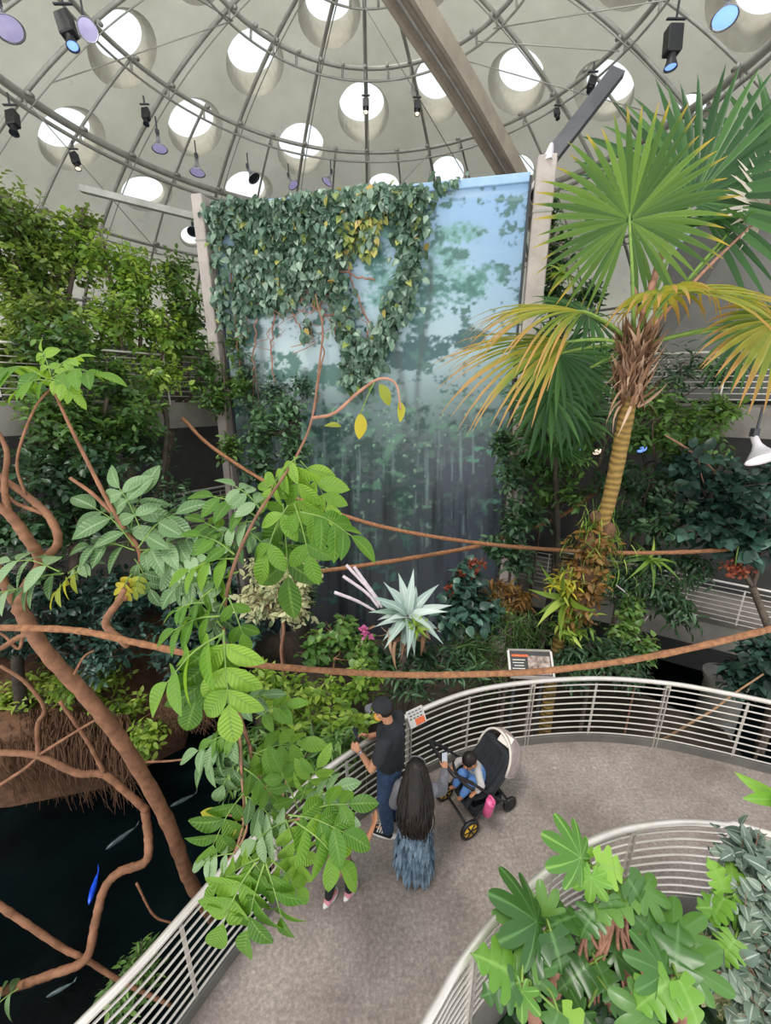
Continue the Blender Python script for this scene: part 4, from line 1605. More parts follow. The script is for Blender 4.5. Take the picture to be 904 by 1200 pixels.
# ---- right mass
plant('tree', 'loose mid-green tree right of the mural, in front of the right mural post', 'tree', P(640, 720, 8.6),
      [(640, 498, 8.5, 34, 28), (668, 530, 8.4, 38, 30), (628, 545, 8.5, 34, 28), (660, 580, 8.3, 36, 28), (690, 505, 8.4, 26, 24)],
      LF_MED, .17, 'mid_leaf', 1.2, 7, seed=23, trunk_r=.05, bark='dark_bark', tone=(0, .85))
plant('climber', 'dark-leaved climber hanging down the foot of the right mural post', 'climber', P(600, 730, 8.2),
      [(600, 560, 8.3, 18, 30), (598, 610, 8.2, 18, 30), (606, 650, 8.2, 22, 28), (585, 640, 8.2, 12, 16), (620, 600, 8.3, 18, 22), (592, 520, 8.4, 12, 22)],
      LF_MED, .17, 'deep_leaf', 1.3, 7, seed=24, trunk_r=.025, tone=(.2, 1), trunk=[P(598, 740, 8.2), P(598, 650, 8.3), P(602, 570, 8.4), P(606, 520, 8.4)])
plant('tree', 'bright glossy-leaved tree behind the palm trunk, below the right gallery railing', 'tree', (5.6, 8.0, -1.5),
      [(765, 505, 8.2, 48, 30), (815, 500, 8.2, 40, 30), (848, 478, 8.2, 24, 22), (780, 475, 8.5, 40, 20), (740, 475, 8.6, 30, 26), (805, 540, 8.0, 45, 24)],
      LF_MED, .18, 'mid_leaf', 1.5, 7, seed=25, trunk_r=.07, tone=(.15, 1))
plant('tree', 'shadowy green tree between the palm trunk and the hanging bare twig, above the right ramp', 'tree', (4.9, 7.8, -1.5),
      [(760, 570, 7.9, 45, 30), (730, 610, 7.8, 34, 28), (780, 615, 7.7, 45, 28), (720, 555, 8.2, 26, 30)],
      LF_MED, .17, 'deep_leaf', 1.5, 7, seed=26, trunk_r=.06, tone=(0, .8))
plant('tree', 'large-leaved blue-green tree at the right edge, above the right ramp railing', 'tree', P(900, 850, 7.6),
      [(835, 590, 7.4, 46, 34), (880, 575, 7.2, 34, 34), (895, 625, 7.0, 34, 30), (848, 630, 7.2, 42, 24), (815, 555, 7.6, 34, 24)],
      LF_BROAD, .25, 'blue_leaf', 1.2, 6, seed=27, trunk_r=.07, tone=(.1, 1))
plant('climber', 'trailing climber spilling over the right ramp railing beside the bare twig', 'climber', P(752, 655, 7.9),
      [(748, 680, 7.7, 22, 26), (775, 690, 7.7, 22, 22), (725, 680, 7.8, 20, 22), (770, 655, 7.8, 34, 16), (800, 712, 7.6, 20, 14), (812, 660, 7.7, 26, 16)],
      LF_LONG, .2, 'deep_leaf', 1.1, 7, seed=28, trunk_r=.02, tone=(.1, .9), droop=.4, up=-.2)
plant('climber', 'dark leaves clustered at the top of the right mural post, behind the green palm fan', 'climber', P(648, 470, 9.4),
      [(648, 250, 9.5, 14, 26), (650, 300, 9.4, 16, 28), (655, 345, 9.2, 20, 22), (645, 395, 9.2, 18, 26), (680, 345, 9.3, 24, 18)],
      LF_MED, .17, 'deep_leaf', .9, 7, seed=29, trunk_r=.03, trunk=[P(650, 480, 9.3), P(645, 400, 9.4), P(648, 320, 9.5), P(648, 250, 9.6)])
plant('shrub', 'mixed dark foliage between the palm crown and the right mural post', 'shrub', P(680, 620, 8.9),
      [(680, 455, 8.8, 40, 30), (640, 450, 8.9, 30, 26), (700, 480, 8.7, 34, 26), (800, 440, 8.6, 45, 26), (850, 430, 8.4, 30, 20)],
      LF_LONG, .2, 'deep_leaf', 1.3, 7, seed=30, trunk_r=.04)

# ------------------------------------------------------------------ ivy on the mural
def ivy():
    t = thing('ivy', 'thick curtain of grey-green ivy hanging over the top left of the mural', 'ivy', on_mural(370, 230, .15))
    rg = np.random.RandomState(44)
    pts, depth = [], []

    def ell(x, y, rx, ry, n, d=.3):
        a, r = rg.rand(n) * 2 * PI, np.sqrt(rg.rand(n))
        for k in range(n):
            pts.append((x + rx * r[k] * math.cos(a[k]), y + ry * r[k] * math.sin(a[k])))
            depth.append(.05 + d * rg.rand() * (1 - r[k] * .5))

    def strand(p, w, n):
        c = cr(np.array(p, float), 10)
        for k in range(n):
            q = c[rg.randint(len(c))]
            pts.append((q[0] + rg.normal() * w * .5, q[1] + rg.normal() * 5))
            depth.append(.05 + .25 * rg.rand())
    for e in ((250, 246, 16, 7, 60), (300, 238, 50, 7, 170), (385, 227, 50, 6, 130), (440, 220, 40, 6, 110), (272, 258, 24, 16, 200), (315, 262, 42, 24, 560), (365, 262, 45, 32, 640), (415, 248, 40, 20, 330), (458, 234, 40, 14, 300), (300, 300, 32, 30, 420), (350, 305, 42, 30, 430),
              (305, 335, 34, 18, 280), (362, 335, 36, 18, 160), (322, 352, 24, 12, 120), (395, 280, 25, 30, 260), (430, 275, 14, 25, 110), (288, 350, 14, 20, 80), (330, 240, 70, 8, 200), (480, 225, 25, 8, 110)):
        ell(*e)
    strand([(256, 245), (254, 290), (260, 340), (264, 380)], 12, 170)
    strand([(489, 222), (487, 270), (478, 320), (462, 365), (440, 405), (422, 440)], 17, 620)
    strand([(466, 235), (472, 270), (474, 300)], 14, 120)
    strand([(385, 310), (398, 345), (405, 385), (415, 420), (420, 448)], 17, 330)
    strand([(430, 400), (420, 430), (416, 452)], 22, 120)
    strand([(290, 345), (286, 375), (284, 400)], 9, 36)
    strand([(358, 370), (358, 392)], 5, 24)
    strand([(510, 215), (540, 212)], 6, 18)
    pos = np.array([on_mural(p[0], p[1], d) for p, d in zip(pts, depth)])
    n = len(pos)
    d = V(0, 0, -1) + rg.normal(size=(n, 3)) * .55 + MN * .25
    up = MN * 1.0 + V(0, 0, .55) + rg.normal(size=(n, 3)) * .35
    pale = np.array([(400 < p[0] < 450 and 245 < p[1] < 320 and rg.rand() < .45) or rg.rand() < .04 for p in pts])
    sz = .185 * (.65 + .6 * rg.rand(n))
    g = Geo()
    put(g, LF_IVY, pos[~pale], d[~pale], up[~pale], sz[~pale], rng=rg)
    g.build('foliage', 'ivy_leaf', t, attrs=True)
    g = Geo()
    put(g, LF_IVY, pos[pale], d[pale], up[pale], sz[pale], rng=rg)
    o = g.build('foliage', 'ivy_pale', t, attrs=True)
    o['label'] = 'yellowing ivy leaves'
    for p in ([(372, 335), (378, 380), (376, 430), (370, 480)], [(290, 330), (300, 380), (296, 440), (300, 500)], [(345, 300), (335, 345), (352, 385)], [(330, 345), (318, 400), (325, 470)], [(405, 300), (420, 350), (432, 380), (430, 410)],
              [(360, 340), (380, 370), (410, 360)], [(270, 300), (276, 380), (285, 460)], [(440, 330), (400, 320), (360, 330)], [(345, 330), (385, 345), (395, 395)]):
        g = Geo()
        c = cr(np.array([on_mural(x, y, .1) for x, y in p]), 10)
        c += rg.normal(size=c.shape) * .02
        tube(g, c, .018, 6)
        g.build('stem', 'pink_stem', t)
    for k in range(26):
        g = Geo() if k == 0 else g
        x, y = rg.uniform(285, 430), rg.uniform(320, 395)
        c = np.array([on_mural(x + rg.normal() * 14 * s, y + 26 * s, .12 + .1 * rg.rand()) for s in np.linspace(0, 1, 5)])
        tube(g, c, .009, 5, False)
    g.build('dry_twigs', 'pink_stem', t)


ivy()
plant('climber', 'faint leafy climber low on the mural left edge, under the ivy', 'climber', on_mural(300, 560, .15),
      [(290, 430, 9.75, 22, 30), (318, 452, 9.6, 18, 24), (300, 490, 9.6, 22, 24), (352, 455, 9.4, 14, 14)],
      LF_SMALL, .15, 'ivy_leaf', .3, 6, seed=33, trunk_r=.02, depth=.25, trunk=[on_mural(300, 600, .2), on_mural(305, 500, .2), on_mural(298, 420, .2)])

# ------------------------------------------------------------------ orange-barked tree in front
def limb(t, pts, r, m='orange_bark', name='branch', seg=9, wob=.0):
    p = cr(np.array([P(*q) for q in pts]), 9)
    k = np.arange(len(p))
    rr = np.interp(np.linspace(0, 1, len(p)), np.linspace(0, 1, len(r)), r)
    rr = rr * (1 + .06 * np.sin(k * 1.7) + .05 * np.sin(k * 3.3 + 1))
    g = Geo()
    tube(g, p, rr, seg)
    return g.build(name, m, t)


def pinnate(g, gs, base, tip, t0, t1=None, pairs=3, sag=.15, wide=.46, rng=RS, tone=(.1, .9), size_k=1.0, down=.55, tmpl=None):
    """compound leaf: rachis with leaflets in pairs and one at the end."""
    a, b = P(base[0], base[1], t0), P(tip[0], tip[1], t1 if t1 else t0)
    L = np.linalg.norm(b - a)
    c = cr([a, (a + b) / 2 + V(0, 0, sag * L), b], 6)
    tube(gs, c, [.006, .003], 5, False)
    d = unit(b - a)
    upv = V(0, -.35, 1)
    if abs(d[2]) > .75:
        upv = V(rng.normal() * .3, -1, .35)
    side = unit(np.cross(d, upv))
    nrm = np.cross(side, d)
    pos, ds, us, sz = [], [], [], []
    ls = L * .62 * size_k
    for i in range(pairs):
        f = .28 + .62 * i / max(pairs - 1, 1) if pairs > 1 else .5
        q = c[int(f * (len(c) - 1))]
        s = ls * (.72 + .3 * math.sin(PI * (i + 1) / (pairs + 1))) * (.9 + .2 * rng.rand())
        for sg in (-1, 1):
            pos.append(q)
            ds.append(d * .55 + side * sg + V(0, 0, -down * (.6 + .5 * rng.rand())) + rng.normal(size=3) * .1)
            us.append(nrm + side * sg * -.15 + rng.normal(size=3) * .18)
            sz.append(s)
    pos.append(b)
    ds.append(d + V(0, 0, -down * .5))
    us.append(nrm + rng.normal(size=3) * .15)
    sz.append(ls * 1.05)
    r0 = tone[0] + (tone[1] - tone[0]) * rng.rand()
    put(g, tmpl or LF_BIG, np.array(pos), np.array(ds), np.array(us), np.array(sz), np.clip(r0 + rng.normal(size=len(pos)) * .1, 0, 1), rng)


t = thing('tree', 'orange-barked bare-limbed tree leaning over the dark pond at the left', 'tree', P(262, 1090, 6.9))
tb = thing
limb(t, [(268, 1100, 7.0), (240, 1060, 6.1), (222, 1030, 5.7), (195, 960, 5.2), (150, 880, 4.75), (105, 820, 4.4), (55, 765, 4.1), (22, 712, 3.9)], [.095, .085, .075, .062], name='trunk', seg=12)
limb(t, [(22, 715, 3.9), (30, 690, 3.85), (48, 660, 3.8), (30, 628, 3.7), (10, 602, 3.6), (-20, 580, 3.5), (-110, 500, 3.4), (-150, 400, 3.4)], [.055, .05, .045, .03, .012])
limb(t, [(22, 712, 3.9), (8, 690, 3.85), (-15, 650, 3.8), (-90, 590, 3.7), (-190, 540, 3.8)], [.045, .04, .03, .012])
limb(t, [(48, 658, 3.8), (68, 636, 3.75), (58, 606, 3.7), (30, 580, 3.65), (5, 562, 3.6), (-20, 540, 3.55), (-60, 470, 3.6), (-70, 400, 3.6)], [.035, .035, .028, .024, .008])
limb(t, [(52, 602, 3.7), (20, 590, 3.65), (-10, 570, 3.6), (-80, 560, 3.6)], [.02, .015, .005])
limb(t, [(10, 602, 3.6), (5, 570, 3.55), (8, 530, 3.5), (-6, 500, 3.45)], [.03, .022, .016])
limb(t, [(150, 756, 3.35), (128, 738, 3.4), (125, 725, 3.4), (138, 706, 3.4), (146, 690, 3.4)], [.03, .03, .028, .022])
limb(t, [(172, 950, 5.1), (150, 930, 5.0), (122, 908, 4.9), (90, 906, 4.8), (45, 886, 4.7), (0, 882, 4.6), (-30, 884, 4.6), (-140, 860, 4.5), (-230, 800, 4.5)], [.045, .042, .036, .032, .01])
limb(t, [(122, 906, 4.9), (108, 878, 4.8), (90, 850, 4.7), (70, 822, 4.6)], [.026, .018])
limb(t, [(45, 885, 4.7), (75, 866, 4.65), (108, 846, 4.6), (128, 836, 4.55)], [.018, .01])
limb(t, [(45, 886, 4.7), (44, 850, 4.6), (52, 830, 4.5), (30, 800, 4.4), (0, 780, 4.3)], [.025, .016])
limb(t, [(0, 920, 4.7), (30, 900, 4.7), (45, 886, 4.7)], [.02, .016])
limb(t, [(170, 950, 5.1), (174, 985, 5.1), (170, 1010, 5.0), (140, 1022, 4.9), (122, 1042, 4.8), (112, 1080, 4.7), (100, 1124, 4.6), (60, 1142, 4.5), (8, 1160, 4.4), (-30, 1172, 4.3), (-140, 1190, 4.2), (-240, 1170, 4.2)], [.05, .05, .046, .042, .012])
limb(t, [(-230, 900, 4.3), (-110, 985, 4.35), (-20, 1048, 4.4), (30, 1082, 4.5), (75, 1112, 4.6), (100, 1124, 4.65), (142, 1150, 4.8), (200, 1178, 5.0)], [.04, .036, .03, .022])
limb(t, [(40, 740, 4.0), (20, 748, 4.0), (-10, 765, 3.9), (-100, 800, 3.9)], [.03, .025, .008])
limb(t, [(28, 736, 4.0), (22, 760, 4.0), (5, 745, 3.95), (-15, 735, 3.9)], [.016, .01])
limb(t, [(62, 455, 3.4), (80, 495, 3.45), (102, 540, 3.5), (128, 590, 3.55), (158, 640, 3.6)], [.012, .014, .018, .02])
limb(t, [(82, 560, 3.5), (110, 580, 3.55), (140, 612, 3.6), (165, 652, 3.6), (150, 690, 3.6), (146, 702, 3.5)], [.014, .018, .022, .024])
limb(t, [(65, 450, 3.4), (40, 480, 3.4), (20, 540, 3.45), (30, 580, 3.6)], [.008, .012])
limb(t, [(160, 1035, 5.0), (180, 1072, 5.1), (202, 1082, 5.2)], [.014, .012])
limb(t, [(165, 893, 4.9), (195, 892, 4.9), (215, 890, 4.9)], [.014, .01])
limb(t, [(87, 790, 4.2), (98, 770, 4.2), (110, 762, 4.2)], [.014, .008])
g, gs, gp, gy = Geo(), Geo(), Geo(), Geo()
rg = np.random.RandomState(5)
for b, e, tt in (((58, 446), (4, 432), 3.4), ((60, 444), (112, 438), 3.4), ((62, 447), (24, 456), 3.35), ((60, 444), (86, 462), 3.35), ((60, 440), (50, 412), 3.45), ((62, 440), (88, 420), 3.45)):
    pinnate(g, gs, b, e, tt, None, 3, .15, rng=rg, tone=(.4, 1))
for b, e in (((158, 645), (105, 640)), ((158, 640), (112, 596)), ((160, 645), (206, 655)), ((150, 640), (166, 580)), ((165, 650), (218, 636)), ((162, 642), (206, 602)), ((158, 655), (176, 690)),
             ((75, 672), (28, 690)), ((70, 670), (12, 658)), ((80, 672), (104, 660)), ((195, 668), (240, 648)), ((190, 660), (232, 690)), ((20, 690), (-20, 712)), ((165, 620), (140, 572)), ((210, 640), (244, 622))):
    pinnate(gp, gs, b, e, 3.5 + .1 * rg.rand(), None, 3, .12, rng=rg, tone=(.1, .9))
for b, e in (((95, 668), (66, 694)), ((155, 672), (142, 696)), ((165, 672), (160, 692))):
    pinnate(gy, gs, b, e, 3.5, None, 3, .1, rng=rg, tone=(.3, 1))
pinnate(gp, gs, (22, 1158), (-14, 1192), 4.2, None, 3, .1, rng=rg)
gs.build('leaf_stalks', 'green_stem', t)
g.build('foliage', 'tulip_leaf', t, attrs=True)
gp.build('foliage', 'tulip_pale', t, attrs=True)
gy.build('foliage', 'yellow_leaf', t, attrs=True)['label'] = 'yellowing leaves'

# ------------------------------------------------------------------ sapling with compound leaves in the middle
t = thing('sapling', 'leafy sapling with big drooping compound leaves rising in front of the railing and mural', 'sapling', P(322, 1030, 5.6))
limb(t, [(322, 1030, 5.6), (318, 985, 4.4), (328, 945, 3.7), (312, 912, 3.4), (292, 872, 3.0), (272, 800, 2.65), (262, 735, 2.5), (272, 670, 2.45), (298, 610, 2.5), (328, 565, 2.6), (350, 530, 2.7), (366, 490, 2.85), (374, 430, 3.0), (378, 385, 3.15), (370, 345, 3.3)], [.024, .018, .013, .0105, .009, .008, .005], 'sapling_bark', 'trunk')
limb(t, [(366, 490, 2.85), (392, 484, 2.85), (420, 460, 2.9), (445, 444, 2.9), (464, 450, 2.9), (470, 480, 2.9)], [.012, .01, .006], 'pink_stem')
limb(t, [(292, 872, 3.0), (300, 905, 3.0), (326, 938, 3.05), (338, 905, 3.0)], [.012, .01], 'pink_stem')
limb(t, [(280, 850, 2.9), (283, 900, 2.9), (286, 960, 2.95), (275, 1000, 3.0)], [.012, .008], 'pink_stem')
limb(t, [(236, 962, 3.0), (262, 955, 3.0), (288, 962, 2.95), (284, 985, 2.95), (265, 1010, 2.95)], [.006, .009, .006], 'pink_stem')
limb(t, [(262, 735, 2.5), (240, 715, 2.45), (225, 700, 2.4)], [.009, .006], 'green_stem')
limb(t, [(326, 938, 3.05), (338, 960, 2.7), (352, 960, 2.6)], [.01, .008], 'pink_stem')
g, gs, gp, gy = Geo(), Geo(), Geo(), Geo()
rg = np.random.RandomState(8)
BIG = [((332, 590), (338, 676), 2.6, 2), ((338, 592), (312, 650), 2.5, 2), ((352, 600), (412, 628), 2.3, 4), ((345, 590), (362, 650), 2.45, 2),
       ((262, 742), (196, 800), 2.05, 3), ((262, 738), (268, 826), 2.05, 3), ((258, 722), (205, 738), 2.2, 3), ((262, 742), (230, 818), 2.1, 3),
       ((240, 706), (206, 716), 2.2, 3), ((250, 690), (222, 722), 2.3, 3), ((268, 700), (284, 742), 2.2, 2),
       ((338, 955), (402, 975), 2.3, 3), ((345, 962), (398, 1010), 2.25, 3), ((335, 960), (352, 1012), 2.3, 3), ((352, 956), (408, 942), 2.4, 3),
       ((300, 1010), (262, 1082), 2.2, 4), ((312, 1012), (330, 1075), 2.2, 3), ((318, 1008), (348, 1040), 2.25, 3), ((305, 1005), (255, 1040), 2.25, 3), ((310, 1012), (290, 1090), 2.2, 3)]
for b, e, tt, n in BIG:
    pinnate(g, gs, b, e, tt, None, n, .1, rng=rg, tone=(.1, 1))
SM = [((300, 605), (250, 582), 2.6), ((300, 610), (256, 628), 2.6), ((308, 600), (276, 570), 2.6), ((305, 602), (326, 562), 2.7), ((310, 610), (352, 600), 2.7), ((300, 618), (268, 648), 2.6), ((290, 622), (318, 650), 2.6),
      ((280, 655), (222, 668), 2.5), ((275, 650), (236, 628), 2.5), ((280, 670), (248, 690), 2.5), ((275, 640), (240, 612), 2.6), ((270, 690), (238, 680), 2.5),
      ((300, 640), (340, 640), 2.7), ((250, 660), (205, 690), 2.6), ((265, 700), (250, 740), 2.4), 
      ((280, 850), (240, 896), 2.9), ((283, 860), (248, 868), 2.9), ((290, 880), (330, 900), 3.0), ((280, 846), (262, 806), 2.8), ((298, 884), (350, 872), 3.0), ((288, 880), (262, 920), 2.9), ((286, 900), (318, 930), 2.9), ((300, 842), (336, 826), 2.9), ((285, 930), (250, 990), 2.9), ((285, 930), (320, 960), 2.9), ((280, 870), (232, 880), 2.9), ((275, 1000), (240, 1010), 2.9), ((278, 990), (305, 1020), 2.8),
      ((352, 940), (372, 900), 2.7), ((350, 950), (330, 905), 2.8), ((345, 960), (300, 985), 2.6), ((335, 950), (312, 985), 2.7), ((360, 960), (400, 960), 2.5), ((350, 950), (392, 925), 2.6), ((362, 990), (340, 1030), 2.5), ((275, 830), (310, 815), 2.8)]
for b, e, tt in SM:
    pinnate(gp if rg.rand() < .55 else g, gs, b, e, tt, None, 3, .1, rng=rg, tone=(.1, .9))
for b, e, tt in (((345, 535), (352, 600), 2.65), ((350, 535), (318, 572), 2.65), ((352, 540), (384, 590), 2.7)):
    pinnate(g, gs, b, e, tt, None, 3, .1, rng=rg, tone=(.7, 1))
put(gy, LF_BIG, [P(422, 484, 2.88), P(445, 450, 2.9), P(468, 470, 2.9), P(400, 500, 2.9), P(262, 955, 2.98), P(278, 962, 2.95)], [V(.05, 0, -1), V(.3, 0, -.5), V(.25, 0, -1), V(-.9, 0, .25), V(-1, -.1, .2), V(-.7, -.2, -.8)],
    [V(.4, -1, .2), V(.2, -1, .4), V(.6, -.8, .2), V(0, -.6, 1), V(0, -.8, .8), V(0, -1, .5)], [.19, .17, .15, .12, .17, .2], rng=rg)
tube(gs, [P(440, 446, 2.9), P(432, 462, 2.89), P(422, 486, 2.88)], .004, 5)
gs.build('leaf_stalks', 'green_stem', t)
g.build('foliage', 'tulip_leaf', t, attrs=True)
gp.build('foliage', 'tulip_pale', t, attrs=True)
gy.build('foliage', 'yellow_leaf', t, attrs=True)['label'] = 'single yellow leaves'

# ------------------------------------------------------------------ fan palm
def fan(t, hub, direction, normal, R, n=38, arc=300, droop=.3, leaf='palm_green', petiole=None, seed=0, fuse=.5, wk=1.0, pet_r=.022, label=None):
    rg = np.random.RandomState(seed)
    hub, d = np.asarray(hub, float), unit(np.asarray(direction, float))
    nn = np.asarray(normal, float)
    nn = unit(nn - d * (nn @ d))
    s = np.cross(d, nn)
    g = Geo()
    a = np.radians(np.linspace(-arc / 2, arc / 2, n))
    step = math.radians(arc) / n
    m = 9
    for k, th in enumerate(a):
        ln = R * (1.0 - .22 * (abs(th) / math.radians(180)) ** 1.5) * (.93 + .12 * rg.rand())
        dirv = d * math.cos(th) + s * math.sin(th)
        sidev = -d * math.sin(th) + s * math.cos(th)
        f = np.linspace(.03, 1, m)
        w0 = np.where(f < fuse, f * ln * step * .5 * 1.02, 0)
        wmax = fuse * ln * step * .5
        w1 = np.where(f >= fuse, wmax * wk * (1 - ((f - fuse) / (1 - fuse)) ** 1.4) + .002, 0)
        wid = w0 + w1
        dr = droop * (.7 + .6 * rg.rand())
        bend = f ** 2.6 * dr * ln
        cup = .10 * ln * f * (1 - .5 * f)
        tw = rg.normal() * .05
        c = hub + dirv * (ln * f * (1 - .25 * dr * f ** 2))[:, None] + nn * (cup + tw * ln * f * f)[:, None] + V(0, 0, -1) * bend[:, None]
        fold = wid * .55
        v = np.stack([c - sidev * wid[:, None] + nn * 0, c - nn * fold[:, None], c + sidev * wid[:, None]], 1).reshape(-1, 3)
        q = [(i * 3 + j, i * 3 + j + 1, i * 3 + j + 4, i * 3 + j + 3) for i in range(m - 1) for j in range(2)]
        sc = rg.rand() * .18
        g.add(v, q, rnd=rg.rand(), tip=np.repeat(np.clip(f + (sc - .09), 0, 1), 3), lat=np.tile([1, 0, 1], m))
    o = g.build('fan_leaf', leaf, t, attrs=True)
    if label:
        o['label'] = label
    if petiole is not None:
        g = Geo()
        tube(g, cr([petiole, (np.asarray(petiole) + hub) / 2 + V(0, 0, .06), hub, hub + d * R * .12], 6), [pet_r * 1.5, pet_r, pet_r * .7], 7)
        g.build('petiole', 'green_stem' if leaf != 'palm_dead' else 'pink_stem', t)


t = thing('fan_palm', 'tall fan palm with a ringed ochre trunk, leaning in front of the right ramp', 'palm', P(636, 880, 7.7))
tr = cr(np.array([P(*q) for q in ((636, 880, 7.7), (646, 800, 7.35), (655, 752, 7.1), (672, 700, 6.9), (694, 650, 6.75), (713, 590, 6.55), (728, 520, 6.4), (738, 460, 6.3), (745, 400, 6.2))]), 8)
k = np.arange(len(tr))
g = Geo()
tube(g, tr, np.interp(np.linspace(0, 1, len(tr)), [0, .3, .5, 1], [.11, .095, .1, .125]) * (1 + .03 * np.sin(k * 2.1)), 14)
g.build('trunk', 'ringed_bark', t)
crown = P(745, 398, 6.2)
# old leaf bases and fibres below the crown
rg = np.random.RandomState(3)
g = Geo()
n = 280
h = rg.rand(n)
an = rg.rand(n) * 2 * PI
axis_pts = np.array([crown * (1 - q) + P(738, 478, 6.3) * q for q in h])
rad = np.stack([np.cos(an), np.sin(an), 0 * an], 1)
put(g, t_strap(6, .22, .25, .2, .6), axis_pts + rad * .1, rad * .7 + V(0, 0, .9) + rg.normal(size=(n, 3)) * .25, rad + V(0, 0, .2) + rg.normal(size=(n, 3)) * .2, .22 + .3 * rg.rand(n), rng=rg)
put(g, t_strap(5, .12, .6, .2, .6), axis_pts[:70] + rad[:70] * .12, rad[:70] * 1.1 + V(0, 0, -.4) + rg.normal(size=(70, 3)) * .3, rad[:70] + V(0, 0, .6), .25 + .25 * rg.rand(70), rng=rg)
g.build('leaf_bases', 'fibre_leaf', t, attrs=True)
FANS = [
    ((738, 258, 6.0), (0, 0, 1), (-.1, -1, .35), 1.55, 46, 330, .10, 'palm_green', 1, None),
    ((812, 236, 6.9), (.42, .2, .9), (-.2, -1, .1), 2.45, 40, 250, .12, 'palm_dark', 2, 'dark green fan'),
    ((905, 215, 7.2), (.35, .1, 1), (-.3, -1, .1), 2.2, 34, 260, .12, 'palm_dark', 3, 'dark green fan'),
    ((688, 366, 6.0), (-1, -.12, .02), (.1, -.3, .95), 1.95, 30, 100, .34, 'palm_yellow', 4, 'yellow-tipped drooping fan'),
    ((668, 400, 5.9), (-1, -.2, -.18), (-.1, -.42, .9), 2.05, 24, 88, .3, 'palm_yellow', 5, 'yellow-tipped drooping fan'),
    ((770, 345, 5.7), (.1, -.6, .1), (0, -.35, 1), .85, 24, 330, .45, 'palm_yellow', 6, 'yellow-tipped drooping fan'),
    ((790, 342, 5.7), (1, -.1, .06), (0, -.4, .95), 1.7, 28, 110, .36, 'palm_yellow', 7, 'yellow-tipped drooping fan'),
    ((915, 375, 5.4), (-.25, -.3, -.7), (-.3, -1, .35), 1.05, 26, 240, .3, 'palm_yellow', 8, 'yellow-tipped drooping fan'),
    ((655, 415, 6.6), (-.1, -.2, -.8), (-.2, -1, .3), .95, 30, 300, .2, 'palm_dark', 9, 'dark green fan'),
    ((645, 462, 6.9), (-.1, -.1, -.3), (-.1, -1, .5), .95, 30, 340, .3, 'palm_dark', 10, 'dark green fan'),
    ((690, 370, 6.8), (-.6, 0, .2), (0, -.5, .9), 1.2, 28, 260, .3, 'palm_dark', 11, 'dark green fan'),
    ((870, 262, 7.0), (-1, 0, .05), (0, -.2, 1), 1.6, 26, 120, .08, 'palm_dark', 12, 'dark green fan'),
    ((900, 245, 6.9), (-.7, -.1, .25), (0, -1, .3), 1.0, 18, 150, .05, 'palm_dead', 13, 'dead whitish fan'),
    ((880, 385, 6.6), (.2, -.1, -.6), (-.2, -1, .2), .9, 24, 260, .3, 'palm_dark', 14, 'dark green fan'),
]
for hub, d, nn, R, n, arc, dr, lf, sd_, lab in FANS:
    fan(t, P(*hub), d, nn, R, n, arc, dr, lf, crown + V(0, 0, -.1), sd_, label=lab)
# flower stalk and dead petiole stubs
limb(t, [(748, 395, 6.2), (760, 350, 6.2), (775, 300, 6.2), (788, 262, 6.25)], [.055, .05, .035], 'pink_stem', 'leaf_stub')
limb(t, [(740, 395, 6.2), (746, 350, 6.2), (740, 330, 6.2)], [.03, .02], 'pink_stem', 'leaf_stub')
t2 = thing('fan_palm', 'small dark fan palm low behind the yellow drooping fans, right of the mural', 'palm', P(655, 690, 8.4))
limb(t2, [(655, 700, 8.4), (653, 600, 8.3), (650, 520, 8.2)], [.06, .05], 'dark_bark', 'trunk')
for i, (x, y, d) in enumerate(((610, 478, (-.8, -.3, .3)), (690, 490, (.7, -.4, .2)), (648, 452, (0, -.3, .8)), (640, 520, (-.3, -.8, -.2)), (700, 440, (.5, -.1, .8)))):
    fan(t2, P(x * .6 + 650 * .4, y, 8.0), d, (0, -.6, .8), .95, 28, 280, .22, 'palm_dark', P(650, 520, 8.2), 40 + i, pet_r=.014)

# epiphytes on the palm trunk
def epiphyte(label, base, clumps, tmpl, size, leaf, n, seed, name='epiphyte', cat='epiphyte', droop=.3, up=.3, bulb=True):
    t = thing(name, label, cat, base)
    g = Geo()
    for i, c in enumerate(clumps):
        k = c[2] / F_PX
        clump(g, P(*c[:3]), V(c[3] * k, c[3] * k, c[4] * k), n, 6, size, tmpl, seed * 7 + i, up, droop, .3)
    g.build('foliage', leaf, t, attrs=True)
    if bulb:
        g = Geo()
        for c in clumps:
            k = c[2] / F_PX
            ellipsoid(g, P(*c[:3]), (c[3] * k * .6, c[3] * k * .6, c[4] * k * .7))
        g.build('root_mass', 'root_brown', t)
    return t


epiphyte('orange-brown withered epiphyte clump bulging from the palm trunk', P(690, 655, 6.7), [(692, 640, 6.7, 18, 26), (686, 672, 6.75, 20, 22), (680, 702, 6.8, 14, 18)], LF_MED, .14, 'orange_leaf', 60, 1)
epiphyte('pale yellow curled epiphyte on the left of the palm trunk', P(664, 677, 6.7), [(664, 678, 6.7, 12, 10)], LF_LONG, .15, 'yellow_leaf', 30, 2)
epiphyte('green-gold tuft at the bottom of the epiphytes on the palm trunk', P(676, 716, 6.85), [(676, 716, 6.85, 12, 14), (668, 735, 6.95, 8, 12)], LF_LONG, .17, 'lime_leaf', 26, 3)
epiphyte('drooping green tuft on the right of the palm trunk above the orange clump', P(706, 622, 6.65), [(712, 622, 6.6, 16, 16), (700, 606, 6.65, 14, 12)], LF_NEEDLE, .3, 'spring_leaf', 34, 4, droop=.8, up=-.2)


